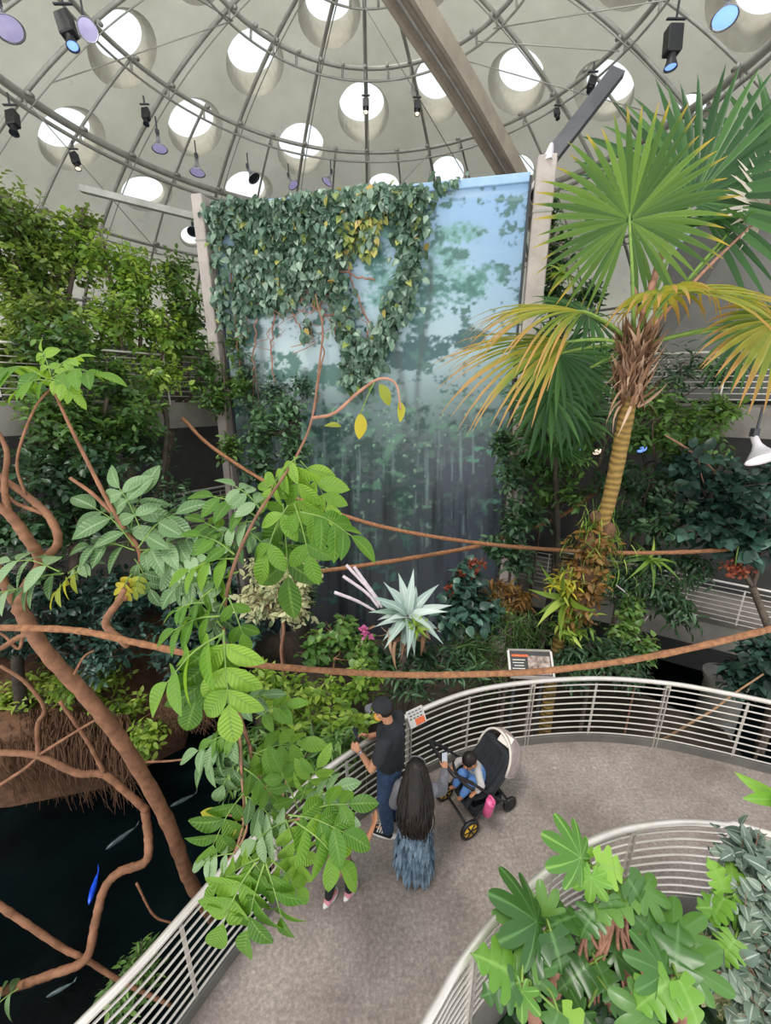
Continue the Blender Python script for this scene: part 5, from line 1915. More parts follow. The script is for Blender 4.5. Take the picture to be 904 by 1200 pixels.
def rosette(name, label, cat, base, n, size, leaf, tmpl, seed, tilt=(0, 0, 1), spread=(.3, 1.2), core=True, jitter=.12):
    t = thing(name, label, cat, base)
    rg = np.random.RandomState(seed)
    ax = unit(np.asarray(tilt, float))
    u = unit(np.cross(ax, V(.3, 1, .1)))
    w = np.cross(ax, u)
    g = Geo()
    a = np.arange(n) * 2.39996 + rg.rand(n) * .2
    sp = np.linspace(spread[0], spread[1], n)
    rad = np.cos(a)[:, None] * u + np.sin(a)[:, None] * w
    d = ax * np.cos(sp)[:, None] + rad * np.sin(sp)[:, None] + rg.normal(size=(n, 3)) * jitter * .5
    put(g, tmpl, np.asarray(base) + rad * .02, d, ax * 1.0 - rad * .4 + rg.normal(size=(n, 3)) * jitter, size * (.75 + .4 * rg.rand(n)), rng=rg)
    g.build('foliage', leaf, t, attrs=True)
    return t


B = P(478, 722, 6.2)
t = rosette('bromeliad', 'large silvery-green bromeliad rosette in front of the dark mural foot', 'bromeliad', B, 26, .58, 'brom_leaf', t_strap(8, .25, .55, .2), 4, (.1, -.55, .8), (.35, 1.75))
limb(t, [(478, 722, 6.2), (474, 760, 6.25), (470, 810, 6.4), (468, 860, 6.7), (466, 930, 7.2)], [.05, .06, .07], 'grey_bark', 'stem')
rg = np.random.RandomState(12)
g = Geo()
put(g, t_strap(6, .18, .5), P(478, 736, 6.2) + rg.normal(size=(34, 3)) * V(.16, .1, .06), rg.normal(size=(34, 3)) * V(.7, .5, .2) + V(0, -.1, -.7), rg.normal(size=(34, 3)) * .4 + V(0, -1, .2), .22 + .2 * rg.rand(34), rng=rg)
g.build('withered_leaves', 'fibre_leaf', t, attrs=True)
rosette('bromeliad', 'small lime-green bromeliad nestled at the foot of the silvery one', 'bromeliad', P(488, 736, 6.0), 16, .2, 'lime_leaf', t_strap(6, .3, .4), 9, (.2, -.7, .7), (.2, 1.4))
mat('bamboo_pale', '#b7a9b0', '#cdbfc4', scale=9, rough=.6)
t = thing('cut_canes', 'pale lilac cut canes sticking out left of the silvery bromeliad', 'canes', P(440, 712, 6.2))
for p in (((444, 712, 6.2), (430, 695, 6.2), (402, 675, 6.2)), ((446, 710, 6.2), (432, 690, 6.2), (406, 662, 6.25)), ((446, 706, 6.2), (434, 690, 6.2), (415, 664, 6.2)), ((440, 716, 6.2), (418, 704, 6.15), (392, 694, 6.1)), ((448, 712, 6.2), (440, 700, 6.2), (426, 682, 6.2))):
    limb(t, p, [.018, .024, .026], 'bamboo_pale', 'cane')

plant('shrub', 'tall broad-leaved shrub with rusty red flower heads at the mural right foot', 'shrub', P(548, 790, 7.3),
      [(548, 680, 7.3, 18, 16), (545, 705, 7.2, 24, 20), (560, 720, 7.2, 24, 18), (535, 725, 7.1, 18, 16)],
      LF_BROAD, .19, 'blue_leaf', .9, 6, seed=51, trunk_r=.03, tone=(.3, 1))
sh = COL.objects[-1].parent
g = Geo()
rg = np.random.RandomState(31)
for x, y in ((552, 660), (563, 662), (527, 690), (538, 674), (556, 672)):
    c = P(x, y, 7.15)
    n = 16
    put(g, LF_MED, c + rg.normal(size=(n, 3)) * .04, rg.normal(size=(n, 3)) + V(0, 0, .8), rg.normal(size=(n, 3)) + V(0, -.6, .4), .1, rng=rg)
g.build('flower_heads', 'red_bract', sh, attrs=True)
plant('shrub', 'withered orange-brown shrub at the foot of the right mural post', 'shrub', P(590, 770, 7.6), [(590, 690, 7.6, 20, 12), (578, 700, 7.6, 12, 10), (606, 695, 7.6, 10, 10)], LF_LONG, .2, 'orange_leaf', .7, 7, seed=52, trunk_r=.02, droop=.5, up=-.1)
t = thing('orchid', 'small pink orchid spray left of the silvery bromeliad', 'flower', P(432, 790, 6.3))
limb(t, [(430, 930, 6.8), (428, 860, 6.5), (428, 800, 6.3), (424, 770, 6.3), (430, 745, 6.25)], [.008, .005], 'green_stem', 'stem')
g = Geo()
for k in range(9):
    c = P(424 + 12 * rg.rand(), 736 + 12 * rg.rand(), 6.25)
    put(g, LF_BROAD, np.repeat([c], 5, 0), rg.normal(size=(5, 3)) + V(0, -.3, .2), rg.normal(size=(5, 3)) * .3 + V(0, -1, .3), .06, rng=rg)
g.build('petals', 'pink_petal', t, attrs=True)
rosette('birds_nest_fern', 'long bright strap-leaved fern at the left foot of the palm', 'fern', P(668, 700, 6.75), 9, .75, 'spring_leaf', t_strap(9, .2, .5, .1), 14, (-.75, -.4, .1), (.1, .75))
rosette('birds_nest_fern', 'hanging strap-leaved fern on the right ramp railing', 'fern', P(762, 655, 7.5), 12, .5, 'spring_leaf', t_strap(8, .14, .9, .1), 15, (0, -.6, .6), (.4, 1.6))
rosette('tree_fern', 'light green feathery fern beside the right mural post, under the big fan', 'fern', P(660, 322, 8.8), 14, .6, 'lime_leaf', t_strap(8, .2, .9, .1), 16, (.1, -.4, .8), (.4, 1.7))
t = thing('bare_twig', 'pale bare twig arching in front of the dark trees at the right', 'twig', P(792, 520, 7.4))
limb(t, [(780, 510, 7.4), (800, 522, 7.4), (818, 535, 7.4), (838, 553, 7.4), (848, 568, 7.4)], [.014, .02, .022, .015], 'pink_stem', 'stem')
limb(t, [(818, 535, 7.4), (824, 562, 7.4), (832, 575, 7.4)], [.012, .006], 'pink_stem', 'side_shoot')
t = thing('bare_twig', 'pale crooked twig hanging before the right ramp ledge', 'twig', P(728, 700, 7.5))
limb(t, [(722, 685, 7.5), (738, 700, 7.5), (742, 722, 7.5), (738, 735, 7.5), (752, 752, 7.5)], [.012, .014, .01], 'bamboo_pale', 'stem')
limb(t, [(742, 722, 7.5), (754, 728, 7.5), (760, 722, 7.5)], [.009, .005], 'bamboo_pale', 'side_shoot')
t = thing('fallen_frond', 'dry yellow vine stem fallen against the railing at the right, outside the walkway', 'twig', P(780, 880, 5.9))
limb(t, [(745, 868, 6.2), (762, 873, 6.15), (785, 862, 6.1), (812, 846, 6.1), (836, 832, 6.1), (862, 812, 6.2), (895, 790, 6.3)], [.012, .018, .018, .012], 'rope_pale', 'stem')
limb(t, [(762, 873, 6.15), (775, 868, 6.1), (790, 858, 6.1)], [.015, .01], 'rope_pale', 'side_shoot')
t = thing('flower_cluster', 'drooping salmon-orange flower cluster over the right ramp railing', 'flower', P(862, 662, 6.9))
limb(t, [(868, 630, 6.95), (864, 650, 6.9), (862, 665, 6.9)], [.012, .008], 'green_stem', 'stem')
g = Geo()
c = P(862, 666, 6.9)
n = 90
put(g, LF_BROAD, c + rg.normal(size=(n, 3)) * V(.1, .08, .07), rg.normal(size=(n, 3)) + V(0, -.2, -.3), rg.normal(size=(n, 3)) + V(0, -1, .2), .075, rng=rg)
g.build('petals', 'red_bract', t, attrs=True)

# ------------------------------------------------------------------ lobed-leaf plants inside the near railing
LOB = [t_palmate(7, .52, .35, .4), t_lobed(1.05, 3, .42, .12, .3), t_palmate(9, .45, .35, .42), t_lobed(.95, 4, .45, .12, .35)]


def philodendron(label, base, leaves, leaf='philo_leaf', seed=1, stem='green_stem', trunk=None, name='philodendron', bright=()):
    """leaves: (base px, tip px, t at base, t at tip) ; leaf size comes from that distance."""
    rg = np.random.RandomState(seed)
    t = thing(name, label, 'foliage plant', base)
    fork = np.asarray(base, float) + V(0, 0, .5)
    if trunk is not None:
        tp = cr(np.array([P(*q) for q in trunk]), 7)
        g = Geo()
        b_ = np.asarray(base, float)
        tube(g, np.concatenate([[V(b_[0], b_[1], min(b_[2], -1.0)), b_], tp]), [.05, .05, .045, .03], 9)
        g.build('trunk', 'pink_stem', t)
        fork = None
    gs = Geo()
    for i, (b, e, t0, t1) in enumerate(leaves):
        a, c = P(b[0], b[1], t0), P(e[0], e[1], t1)
        L = np.linalg.norm(c - a)
        g = Geo()
        d = c - a
        view = unit(CAM - a)
        put(g, LOB[rg.randint(4)], [a], [d], [view * .75 + V(0, 0, .75) + rg.normal(size=3) * .22], [L * 1.06], [rg.rand()], rg)
        g.build('leaf', 'philo_bright' if i in bright else leaf, t, attrs=True)
        k = fork if fork is not None else tp[min(len(tp) - 1, int(len(tp) * (.45 + .5 * rg.rand())))]
        tube(gs, cr([k, (k + a) / 2 + V(0, 0, .05) - unit(d) * .06, a], 6), [.012, .008], 6, False)
    gs.build('leaf_stalks', stem, t)
    return t


philodendron('tall lobed-leaf plant with bright top leaves reaching above the near railing', P(735, 1170, 3.9),
             [((690, 1012), (650, 982), 3.05, 3.0), ((694, 1018), (692, 1062), 3.0, 2.95), ((700, 1014), (738, 1020), 3.05, 3.05), ((736, 1030), (764, 1068), 3.1, 3.05), ((690, 1008), (672, 978), 3.1, 3.15),
              ((735, 1046), (700, 1070), 3.1, 3.0), ((745, 1040), (790, 1056), 3.15, 3.1), ((712, 1050), (726, 1086), 3.05, 3.0), ((700, 1062), (680, 1096), 3.1, 3.0)], seed=3, bright=(0, 1, 2, 4),
             trunk=[(735, 1130, 3.6), (728, 1090, 3.4), (716, 1055, 3.2), (700, 1022, 3.1)])
philodendron('broad lobed dark-leaved plant against the near railing at its left bend', P(640, 1190, 3.8),
             [((640, 1090), (592, 1046), 3.0, 2.95), ((646, 1092), (666, 1150), 2.95, 2.85), ((642, 1088), (680, 1062), 3.05, 3.1), ((636, 1094), (586, 1098), 3.0, 2.9), ((640, 1086), (634, 1040), 3.1, 3.15),
              ((632, 1098), (600, 1136), 2.95, 2.85)], seed=4, trunk=[(652, 1160, 3.5), (648, 1120, 3.2), (642, 1094, 3.05)])
philodendron('fresh green lobed plant at the bottom edge, beside the near railing', P(620, 1250, 3.4),
             [((608, 1146), (568, 1118), 2.8, 2.75), ((612, 1150), (612, 1202), 2.75, 2.65), ((616, 1146), (650, 1130), 2.85, 2.85), ((604, 1152), (566, 1168), 2.75, 2.7), ((610, 1142), (612, 1106), 2.9, 2.95),
              ((660, 1190), (702, 1224), 2.7, 2.6), ((655, 1186), (640, 1222), 2.7, 2.6)], seed=5, bright=(0, 1, 5), trunk=[(628, 1200, 3.0), (618, 1165, 2.85), (610, 1148, 2.8)])
philodendron('large lobed plant with the biggest glossy leaves, right of the aerial roots', P(790, 1240, 3.5),
             [((790, 1146), (744, 1120), 2.75, 2.75), ((796, 1148), (830, 1212), 2.7, 2.55), ((792, 1140), (796, 1078), 2.8, 2.95), ((800, 1142), (842, 1110), 2.8, 2.85), ((786, 1150), (746, 1178), 2.7, 2.65), ((780, 1108), (822, 1068), 3.0, 3.05),
              ((770, 1100), (740, 1064), 3.0, 3.05), ((768, 1180), (730, 1216), 2.7, 2.6)], seed=6, bright=(1, 4), trunk=[(800, 1200, 3.1), (796, 1165, 2.9), (792, 1146, 2.8)])
philodendron('shadowed lobed plant low between the aerial roots, under the tall one', P(700, 1230, 3.9),
             [((690, 1130), (655, 1160), 3.3, 3.2), ((700, 1130), (725, 1180), 3.3, 3.15), ((695, 1120), (690, 1080), 3.35, 3.4), ((712, 1118), (750, 1110), 3.3, 3.3), ((690, 1180), (660, 1216), 3.1, 3.0), ((720, 1170), (760, 1196), 3.1, 3.0)],
             seed=7, trunk=[(702, 1190, 3.6), (700, 1150, 3.4), (698, 1126, 3.3)])
philodendron('bright arrow-leaved plant right of the near railing kerb, before the grey-leaved tangle', P(860, 1150, 3.7),
             [((850, 1046), (838, 1010), 3.2, 3.25), ((850, 1052), (828, 1078), 3.15, 3.1), ((856, 1050), (884, 1022), 3.2, 3.25), ((848, 1066), (820, 1060), 3.15, 3.15), ((856, 1062), (880, 1086), 3.15, 3.1), ((862, 1100), (842, 1128), 3.0, 2.95), ((840, 1118), (806, 1130), 3.05, 3.0)], leaf='philo_bright', seed=8,
             trunk=[(858, 1110, 3.4), (854, 1070, 3.25)])
plant('foliage_plant', 'grey-green tangle of rounded leaves at the lower right edge', 'foliage plant', P(900, 1180, 3.6),
      [(888, 1010, 3.3, 24, 22), (900, 1050, 3.2, 22, 26), (880, 1090, 3.1, 26, 24), (900, 1120, 3.0, 24, 26), (870, 1150, 2.95, 30, 26), (905, 1180, 2.8, 30, 26)],
      LF_BROAD, .13, 'grey_leaf', .7, 5, seed=61, trunk_r=.02, bark='pink_stem')
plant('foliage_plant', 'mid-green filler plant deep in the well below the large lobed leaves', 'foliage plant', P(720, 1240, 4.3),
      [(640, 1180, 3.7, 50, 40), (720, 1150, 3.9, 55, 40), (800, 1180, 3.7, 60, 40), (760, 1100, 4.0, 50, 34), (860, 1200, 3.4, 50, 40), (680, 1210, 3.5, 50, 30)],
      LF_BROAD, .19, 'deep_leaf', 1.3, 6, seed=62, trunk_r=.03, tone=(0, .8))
plant('foliage_plant', 'pale silvery ground leaves beside the large glossy leaves at the lower right', 'foliage plant', P(850, 1190, 3.5),
      [(838, 1140, 3.3, 22, 26), (850, 1172, 3.2, 20, 22), (826, 1112, 3.4, 14, 18)], LF_BROAD, .09, 'cream_leaf', .7, 6, seed=63, trunk_r=.012)
t = thing('aerial_roots', 'tangle of pinkish-brown aerial roots among the lobed leaves', 'roots', P(720, 1190, 3.6))
rg = np.random.RandomState(77)
for k in range(16):
    x0, x1 = 690 + 50 * rg.rand(), 670 + 90 * rg.rand()
    limb(t, [(x0, 1040 + 30 * rg.rand(), 3.2), ((x0 + x1) / 2 + 12 * rg.normal(), 1085 + 10 * rg.rand(), 3.25), (x1, 1130 + 20 * rg.rand(), 3.4), (x1 + 8 * rg.normal(), 1190, 3.6)], [.012, .014, .010], 'pink_stem', 'root', 6)
t = rosette('leaf_sprig', 'single bright leaf poking into the picture at the right edge, above the near railing', 'leaf', P(915, 935, 2.9), 3, .26, 'philo_bright', t_leaf(8, .4, .4), 21, (-1, 0, .2), (.05, .5))

limb(t, [(915, 935, 2.9), (950, 960, 2.95), (985, 1040, 3.1), (985, 1160, 3.4)], [.006, .008, .01], 'green_stem', 'stem')
plant('water_plant', 'pale green plant in the pond behind the lower railing bars at the bottom left', 'water plant', P(160, 1180, 5.55),
      [(150, 1155, 5.2, 16, 22), (165, 1135, 5.3, 12, 16)], LF_LONG, .17, 'mid_leaf', .5, 6, seed=71, trunk_r=.012, tone=(.4, 1))
# ------------------------------------------------------------------ island of hanging roots, water plants and fish
rg = np.random.RandomState(90)
g = Geo()
for k in range(1700):
    x = rg.uniform(-60, 150)
    y = 832 + 45 * rg.rand() ** 2 + (x - 60) * .05
    t0 = 8.0 + .6 * rg.rand() - .004 * x - (y - 835) * .018
    p0 = P(x, y, t0)
    ln = .5 + .9 * rg.rand()
    tube(g, [p0, p0 + V(.06 * rg.normal(), -.12 + .05 * rg.normal(), -ln * .4), p0 + V(.12 * rg.normal(), -.1 + .08 * rg.normal(), -ln)], [.012, .009, .004], 4, False)
o = g.build('hanging_roots', 'root_brown')
o['kind'] = 'stuff'
tag(o, 'mass of thin brown hanging roots down the side of the island in the pond', 'roots')
g = Geo()
for k in range(260):
    x = rg.uniform(180, 245)
    p0 = P(x, 812 + 10 * rg.rand(), 7.2)
    ln = .3 + .5 * rg.rand()
    tube(g, [p0, p0 + V(.08 * rg.normal(), 0, -ln * .5), p0 + V(.15 * rg.normal(), 0, -ln)], [.012, .009, .004], 4, False)
o = g.build('hanging_roots', 'root_brown')
o['kind'] = 'stuff'
tag(o, 'brown root fringe on the bank left of the sapling, over the black water', 'roots')


def fish(label, p, L, yaw, body, fin, h=.3):
    t = thing('fish', label, 'fish', p, yaw)
    g = Geo()
    s = np.linspace(0, 1, 14)
    prof = np.sin(PI * s ** .75) ** .8
    v = []
    for a, r in zip(s, prof):
        for th in np.linspace(0, 2 * PI, 10, endpoint=False):
            v.append(((a - .5) * L, math.cos(th) * max(r * L * .09, .002), math.sin(th) * max(r * L * .09 * h * 4, .002)))
    g.add(v, [(i * 10 + k, (i + 1) * 10 + k, (i + 1) * 10 + (k + 1) % 10, i * 10 + (k + 1) % 10) for i in range(13) for k in range(10)])
    g.build('body', body, t, local=True)
    g = Geo()
    for sg in (-1, 1):
        g.add([(.46 * L, 0, 0), (.5 * L, .012, 0), (.66 * L, sg * .02, sg * .15 * L), (.58 * L, 0, sg * .03 * L)], [(0, 1, 2, 3)])
    g.build('tail_fin', fin, t, local=True, smooth=False)


mat('fish_blue', '#123fc8', '#2f6cff', scale=6, rough=.3)
mat('fish_grey', '#2c3a3e', '#5a6a6c', scale=9, rough=.35)
fish('blue fish at the surface of the dark pond, beside the hooked branch', GZ(110, 1040, -2.99), .5, 1.9, 'fish_blue', 'fish_blue')
fish('grey fish in the dark pond, between the trunk and the hooked branch', GZ(142, 982, -2.99), .5, .9, 'fish_grey', 'fish_grey')
fish('grey fish in the dark pond, right of the leaning trunk', GZ(214, 938, -2.99), .45, .6, 'fish_grey', 'fish_grey')
fish('slim grey fish near the bottom edge of the pond', GZ(70, 1160, -2.99), .3, .5, 'fish_grey', 'fish_grey')
# ================================================================== PEOPLE AND STROLLER
mat('skin', '#b07a5c', '#bd8666', scale=6, rough=.55)
mat('skin_tan', '#a8704e', '#b67d5a', scale=6, rough=.55)
mat('hair_dark', '#100c0a', '#241a15', scale=40, rough=.5, spec=.35)
mat('black_cotton', '#1d1f24', '#26282e', scale=12, rough=.85)
mat('denim', '#22344f', '#33496a', scale=14, rough=.85)
mat('grey_knit', '#5b5a60', '#6d6c73', scale=30, rough=.95)
mat('skirt_blue', '#4f6477', '#7f93a4', scale=9, rough=.85)
mat('black_knit', '#141417', '#1c1c20', scale=20, rough=.85)
mat('mauve_cotton', '#7b5a4e', '#8d6a5c', scale=10, rough=.9)
mat('pink_shoe', '#c97f8a', '#dba0a6', scale=8, rough=.6)
mat('white_rubber', '#d8d5d0', '#e8e5e0', rough=.6)
mat('mask_orange', '#d8922a', '#e4a43c', scale=12, rough=.7)
mat('canopy_mauve', '#8d7d7a', '#a09089', scale=10, rough=.9)
mat('canopy_trim', '#cfc4ba', '#ddd3ca', rough=.8)
mat('rim_yellow', '#d6a722', '#e4bb3a', rough=.5)
mat('bottle_pink', '#d84f86', '#e0669a', scale=5, rough=.35)
mat('baby_blue', '#4c78b8', '#6b95cf', scale=12, rough=.85)
mat('baby_grey', '#a5a09f', '#bab5b2', scale=14, rough=.9)
mat('phone_glass', '#0d0e10', '#15171a', rough=.15)
mat('phone_pale', '#b9c0c8', '#cfd6dc', rough=.3)
mat('eye_white', '#e6e2da', rough=.3)
mat('eye_dark', '#1a120e', rough=.25)
mat('lip', '#8f5444', rough=.6)


def hand(g, wrist, palm_dir, finger_dir, side, curl=.5, s=1.0, thumb=1):
    """palm with five separate, unequal, bent fingers. side points across the palm towards the thumb."""
    w, pd = np.asarray(wrist, float), unit(np.asarray(finger_dir, float))
    sd = np.asarray(side, float)
    sd = unit(sd - pd * (sd @ pd))
    nrm = unit(np.asarray(palm_dir, float) - pd * (np.asarray(palm_dir, float) @ pd))
    for k in (-1.1, 0, 1.1):
        capsule(g, w + sd * k * .012 * s, .016 * s, w + pd * .08 * s + sd * k * .021 * s, .014 * s)
    for k, ln in ((1.5, .070), (.5, .080), (-.5, .074), (-1.5, .058)):
        a = w + pd * .086 * s + sd * k * .019 * s
        b = a + (pd * math.cos(curl * .8) + nrm * math.sin(curl * .8)) * ln * .5 * s
        c = b + (pd * math.cos(curl * 1.9) + nrm * math.sin(curl * 1.9)) * ln * .45 * s
        chain(g, [a, b, c], [.0095 * s, .009 * s, .0078 * s])
    a = w + pd * .025 * s + sd * .024 * s
    b = a + (pd * .6 + sd * .75 + nrm * .2) * .042 * s
    c = b + (pd * .9 + sd * .15 + nrm * .35) * .034 * s
    chain(g, [a, b, c], [.013 * s, .011 * s, .009 * s])


def head(g, c, s=1.0, pitch=0.0, yaw=0.0, neck=None):
    """head with cranium, jaw, nose, ears, brow; faces local +Y, returns the transform."""
    R = np.array((Matrix.Rotation(yaw, 3, 'Z') @ Matrix.Rotation(-pitch, 3, 'X')))
    T = lambda *p: np.asarray(c, float) + R @ (np.array(p, float) * s)
    rot = Matrix(R.tolist()).to_euler()
    ellipsoid(g, T(0, -.012, .025), V(.077, .097, .09) * s, rot)
    ellipsoid(g, T(0, .022, -.045), V(.058, .07, .07) * s, rot)
    capsule(g, T(0, .085, .0), .011 * s, T(0, .104, -.028), .014 * s)
    ellipsoid(g, T(0, .078, -.066), V(.026, .016, .012) * s, rot)
    ellipsoid(g, T(0, .072, -.102), V(.024, .02, .016) * s, rot)
    for k in (-1, 1):
        ellipsoid(g, T(k * .078, -.005, -.01), V(.012, .02, .032) * s, rot)
        ellipsoid(g, T(k * .034, .08, .028), V(.022, .012, .009) * s, rot)
    if neck is not None:
        capsule(g, neck, .056 * s, T(0, -.02, -.06), .052 * s)
    return T, rot


def face_parts(T, rot, s, t):
    for k in (-1, 1):
        g = Geo()
        ellipsoid(g, T(k * .033, .083, .006), V(.014, .009, .009) * s, rot, 10, 8)
        e = g.build('eye', 'eye_white', t, local=True)
        g = Geo()
        ellipsoid(g, T(k * .033, .0905, .006), V(.006, .003, .006) * s, rot, 10, 8)
        g.build('iris', 'eye_dark', e, local=True)
    g = Geo()
    ellipsoid(g, T(0, .090, -.066), V(.024, .007, .0085) * s, rot, 12, 8)
    g.build('mouth', 'lip', t, local=True)


def shoe(g, p, yaw=0, L=.27, w=.095, h=.085):
    c, s = math.cos(yaw), math.sin(yaw)
    d, x = V(-s, c, 0), V(c, s, 0)
    p = np.asarray(p, float)
    for k in (-.22, .22):
        capsule(g, p - d * L * .28 + x * w * k + V(0, 0, h * .45), h * .42, p + d * L * .36 + x * w * k * 1.1 + V(0, 0, h * .36), h * .34)
    capsule(g, p - d * L * .22 + V(0, 0, h * .5), h * .5, p - d * L * .2 + V(0, 0, h * 1.1), h * .48)


def sole(p, yaw, L, w, t, m='white_rubber'):
    c, s = math.cos(yaw), math.sin(yaw)
    a = np.linspace(0, 2 * PI, 24, endpoint=False)
    out = np.stack([np.cos(a) * w * .5 * (1 + .12 * np.sin(a)), np.sin(a) * L * .53], 1)
    out = np.stack([out[:, 0] * c - out[:, 1] * s, out[:, 0] * s + out[:, 1] * c], 1) + np.asarray(p)[:2]
    g = Geo()
    v = np.concatenate([np.c_[out, np.full(24, .002)], np.c_[out, np.full(24, .03)], [[p[0], p[1], .002], [p[0], p[1], .03]]])
    q = [(k, (k + 1) % 24, 24 + (k + 1) % 24, 24 + k) for k in range(24)]
    tr = [(48, (k + 1) % 24, k) for k in range(24)] + [(49, 24 + k, 24 + (k + 1) % 24) for k in range(24)]
    g.add(v, q, tr)
    return g.build('sole', m, t, local=True)


# ------------------------------------------------------------------ man at the railing
fx, fy = GZ(458, 969, 0)[:2]
t = man = thing('person', 'man in black cap and T-shirt with jeans, leaning on the railing with a phone', 'person', (fx, fy, 0), math.radians(66))
body = Geo()
T, rot = head(body, (0, .10, 1.635), 1.04, pitch=.35, neck=(0, .02, 1.46))
chain(body, [(0, 0, .95), (0, 0, 1.2), (0, .01, 1.38)], [.12, .12, .13])
for k in (-1, 1):
    chain(body, [(k * .09, 0, .93), (k * .1, .03, .5), (k * .1, -.01, .09)], [.085, .055, .04])
    capsule(body, (k * .1, -.02, .06), .04, (k * .105, .12, .04), .032)
    capsule(body, (k * .05, 0, 1.42), .07, (k * .175, 0, 1.41), .058)
E1, E2 = V(.27, .07, 1.12), V(-.28, .1, 1.12)
W1, W2 = V(.06, .29, 1.15), V(-.15, .3, 1.13)
chain(body, [(.185, 0, 1.41), E1, W1], [.052, .042, .028])
chain(body, [(-.185, 0, 1.41), E2, W2], [.052, .042, .028])
hand(body, W1, (-.6, .1, -.6), (-.35, .85, .25), (-.5, -.1, .8), .75)
hand(body, W2, (.6, .1, -.5), (.15, .9, .2), (.3, -.1, .9), .6)
fused(body, 'body', 'skin', t, .0075, 4)
face_parts(T, rot, 1.04, t)
g = Geo()
chain(g, [(0, 0, 1.0), (0, .0, 1.2), (0, .005, 1.37)], [.155, .15, .16])
for k in (-1, 1):
    chain(g, [(k * .07, 0, .95), (k * .08, 0, 1.3)], [.115, .12])
    chain(g, [(0, 0, 1.43), (k * .18, 0, 1.41), (k * .235, .035, 1.24)], [.085, .085, .078])
fused(g, 'shirt', 'black_cotton', t, .012, 4)
g = Geo()
for k in (-1, 1):
    chain(g, [(k * .085, 0, .93), (k * .1, .035, .5), (k * .1, -.01, .12)], [.122, .085, .072])
chain(g, [(-.05, 0, .96), (.05, 0, .96)], [.135, .135])
fused(g, 'jeans', 'denim', t, .012, 3)
for k, yw in ((-1, .12), (1, -.15)):
    g = Geo()
    p = V(k * .105, .04, .01)
    shoe(g, p, yw)
    s_ = fused(g, 'shoe', 'black_knit', t, .01, 2)
    so_ = sole(p, yw, .3, .115, t)
    so_.parent = s_
    g = Geo()
    for j in range(3):
        capsule(g, p + V(-.05, .0 + .03 * j, .075 - .008 * j), .008, p + V(.05, .0 + .03 * j, .075 - .008 * j), .008)
    g.build('stripe', 'white_rubber', s_, local=True)
g = Geo()                                     # hair at the back of the neck
ellipsoid(g, T(0, -.03, .015), V(.083, .092, .085) * 1.04, rot)
g.build('hair', 'hair_dark', t, local=True)
g = Geo()
ellipsoid(g, T(0, -.012, .052), V(.092, .112, .082) * 1.04, rot)
g2 = g.build('cap', 'black_cotton', t, local=True)
g = Geo()
an = np.linspace(-1.25, 1.25, 15)
v = []
for dz in (0, .008):
    for a in an:
        v.append(T(.09 * math.sin(a), .05 + .06 * math.cos(a), .048 + dz))
    for a in an:
        v.append(T(.085 * math.sin(a), .05 + .145 * math.cos(a) ** .8 if math.cos(a) > 0 else .05, .034 + dz - .02 * abs(math.sin(a))))
n = 15
q = []
for o_ in (0, 30):
    for i in range(n - 1):
        f = (o_ + i, o_ + i + 1, o_ + n + i + 1, o_ + n + i)
        q.append(f if o_ else f[::-1])
for i in range(n - 1):
    q.append((n + i, n + i + 1, 30 + n + i + 1, 30 + n + i))
g.add(v, q)
mat('cap_grey', '#66666c', '#74747a', rough=.8)
b_ = g.build('brim', 'cap_grey', g2, local=True)
b_['label'] = 'grey brim'
g = Geo()
ellipsoid(g, T(0, .066, -.065), V(.056, .052, .052) * 1.04, rot)
m_ = g.build('face_mask', 'mask_orange', t, local=True)
m_['label'] = 'orange-yellow face mask'
g = Geo()
for k in (-1, 1):
    tube(g, [T(k * .05, .07, -.05), T(k * .075, .03, -.02), T(k * .08, -.005, .0)], .003, 5)
g.build('ear_loop', 'white_rubber', m_, local=True)
g = Geo()
lathe(g, [(.034, -.012), (.036, -.01), (.036, .01), (.034, .012)], W2 + (E2 - W2) * .12, axis=E2 - W2, seg=16)
w_ = g.build('wristwatch', 'reflector', t, local=True)
# phone held in his far hand
M = Matrix.Translation((fx, fy, 0)) @ Matrix.Rotation(math.radians(66), 4, 'Z')
pp = np.array(M @ Vector((-.03, .41, 1.21)))
ph = thing('phone', 'black phone held over the railing by the man in the cap', 'phone', pp, math.radians(66))
g = Geo()
box(g, (0, 0, 0), (.075, .012, .15), rot=(-.5, .25, .2), bev=.003)
g.build('case', 'phone_glass', ph, smooth=False, local=True)
g = Geo()
box(g, (0, .0, 0), (.066, .0135, .138), rot=(-.5, .25, .2))
mat('phone_screen', '#39434d', '#4a5560', rough=.1)
g.build('screen', 'phone_screen', ph, smooth=False, local=True)

# ------------------------------------------------------------------ woman
wx, wy = .30, 3.02
wr = math.radians(-8)
t = woman = thing('person', 'woman seen from behind with long dark hair, grey top and fringed blue skirt', 'person', (wx, wy, 0), wr)
woman.scale = (.93, .93, .93)
body = Geo()
T, rot = head(body, (0, .045, 1.475), .97, pitch=.3, yaw=-.15, neck=(0, .0, 1.31))
chain(body, [(0, 0, .88), (0, 0, 1.08), (0, 0, 1.22)], [.12, .1, .11])
for k in (-1, 1):
    chain(body, [(k * .085, 0, .85), (k * .085, .02, .45), (k * .085, -.01, .08)], [.085, .05, .035])
    capsule(body, (k * .085, -.02, .05), .035, (k * .09, .11, .035), .028)
    capsule(body, (k * .04, 0, 1.26), .06, (k * .15, 0, 1.25), .05)
S1, E1, W1 = V(.165, .01, 1.25), V(.27, .17, 1.08), V(.3, .36, 1.14)
S2, E2, W2 = V(-.165, 0, 1.25), V(-.23, .03, .98), V(-.15, .2, .9)
chain(body, [S1, E1, W1], [.045, .036, .025])
chain(body, [S2, E2, W2], [.045, .036, .025])
hand(body, W1, (-.5, .3, -.5), (.05, .9, .3), (-.8, 0, .5), .7, .93)
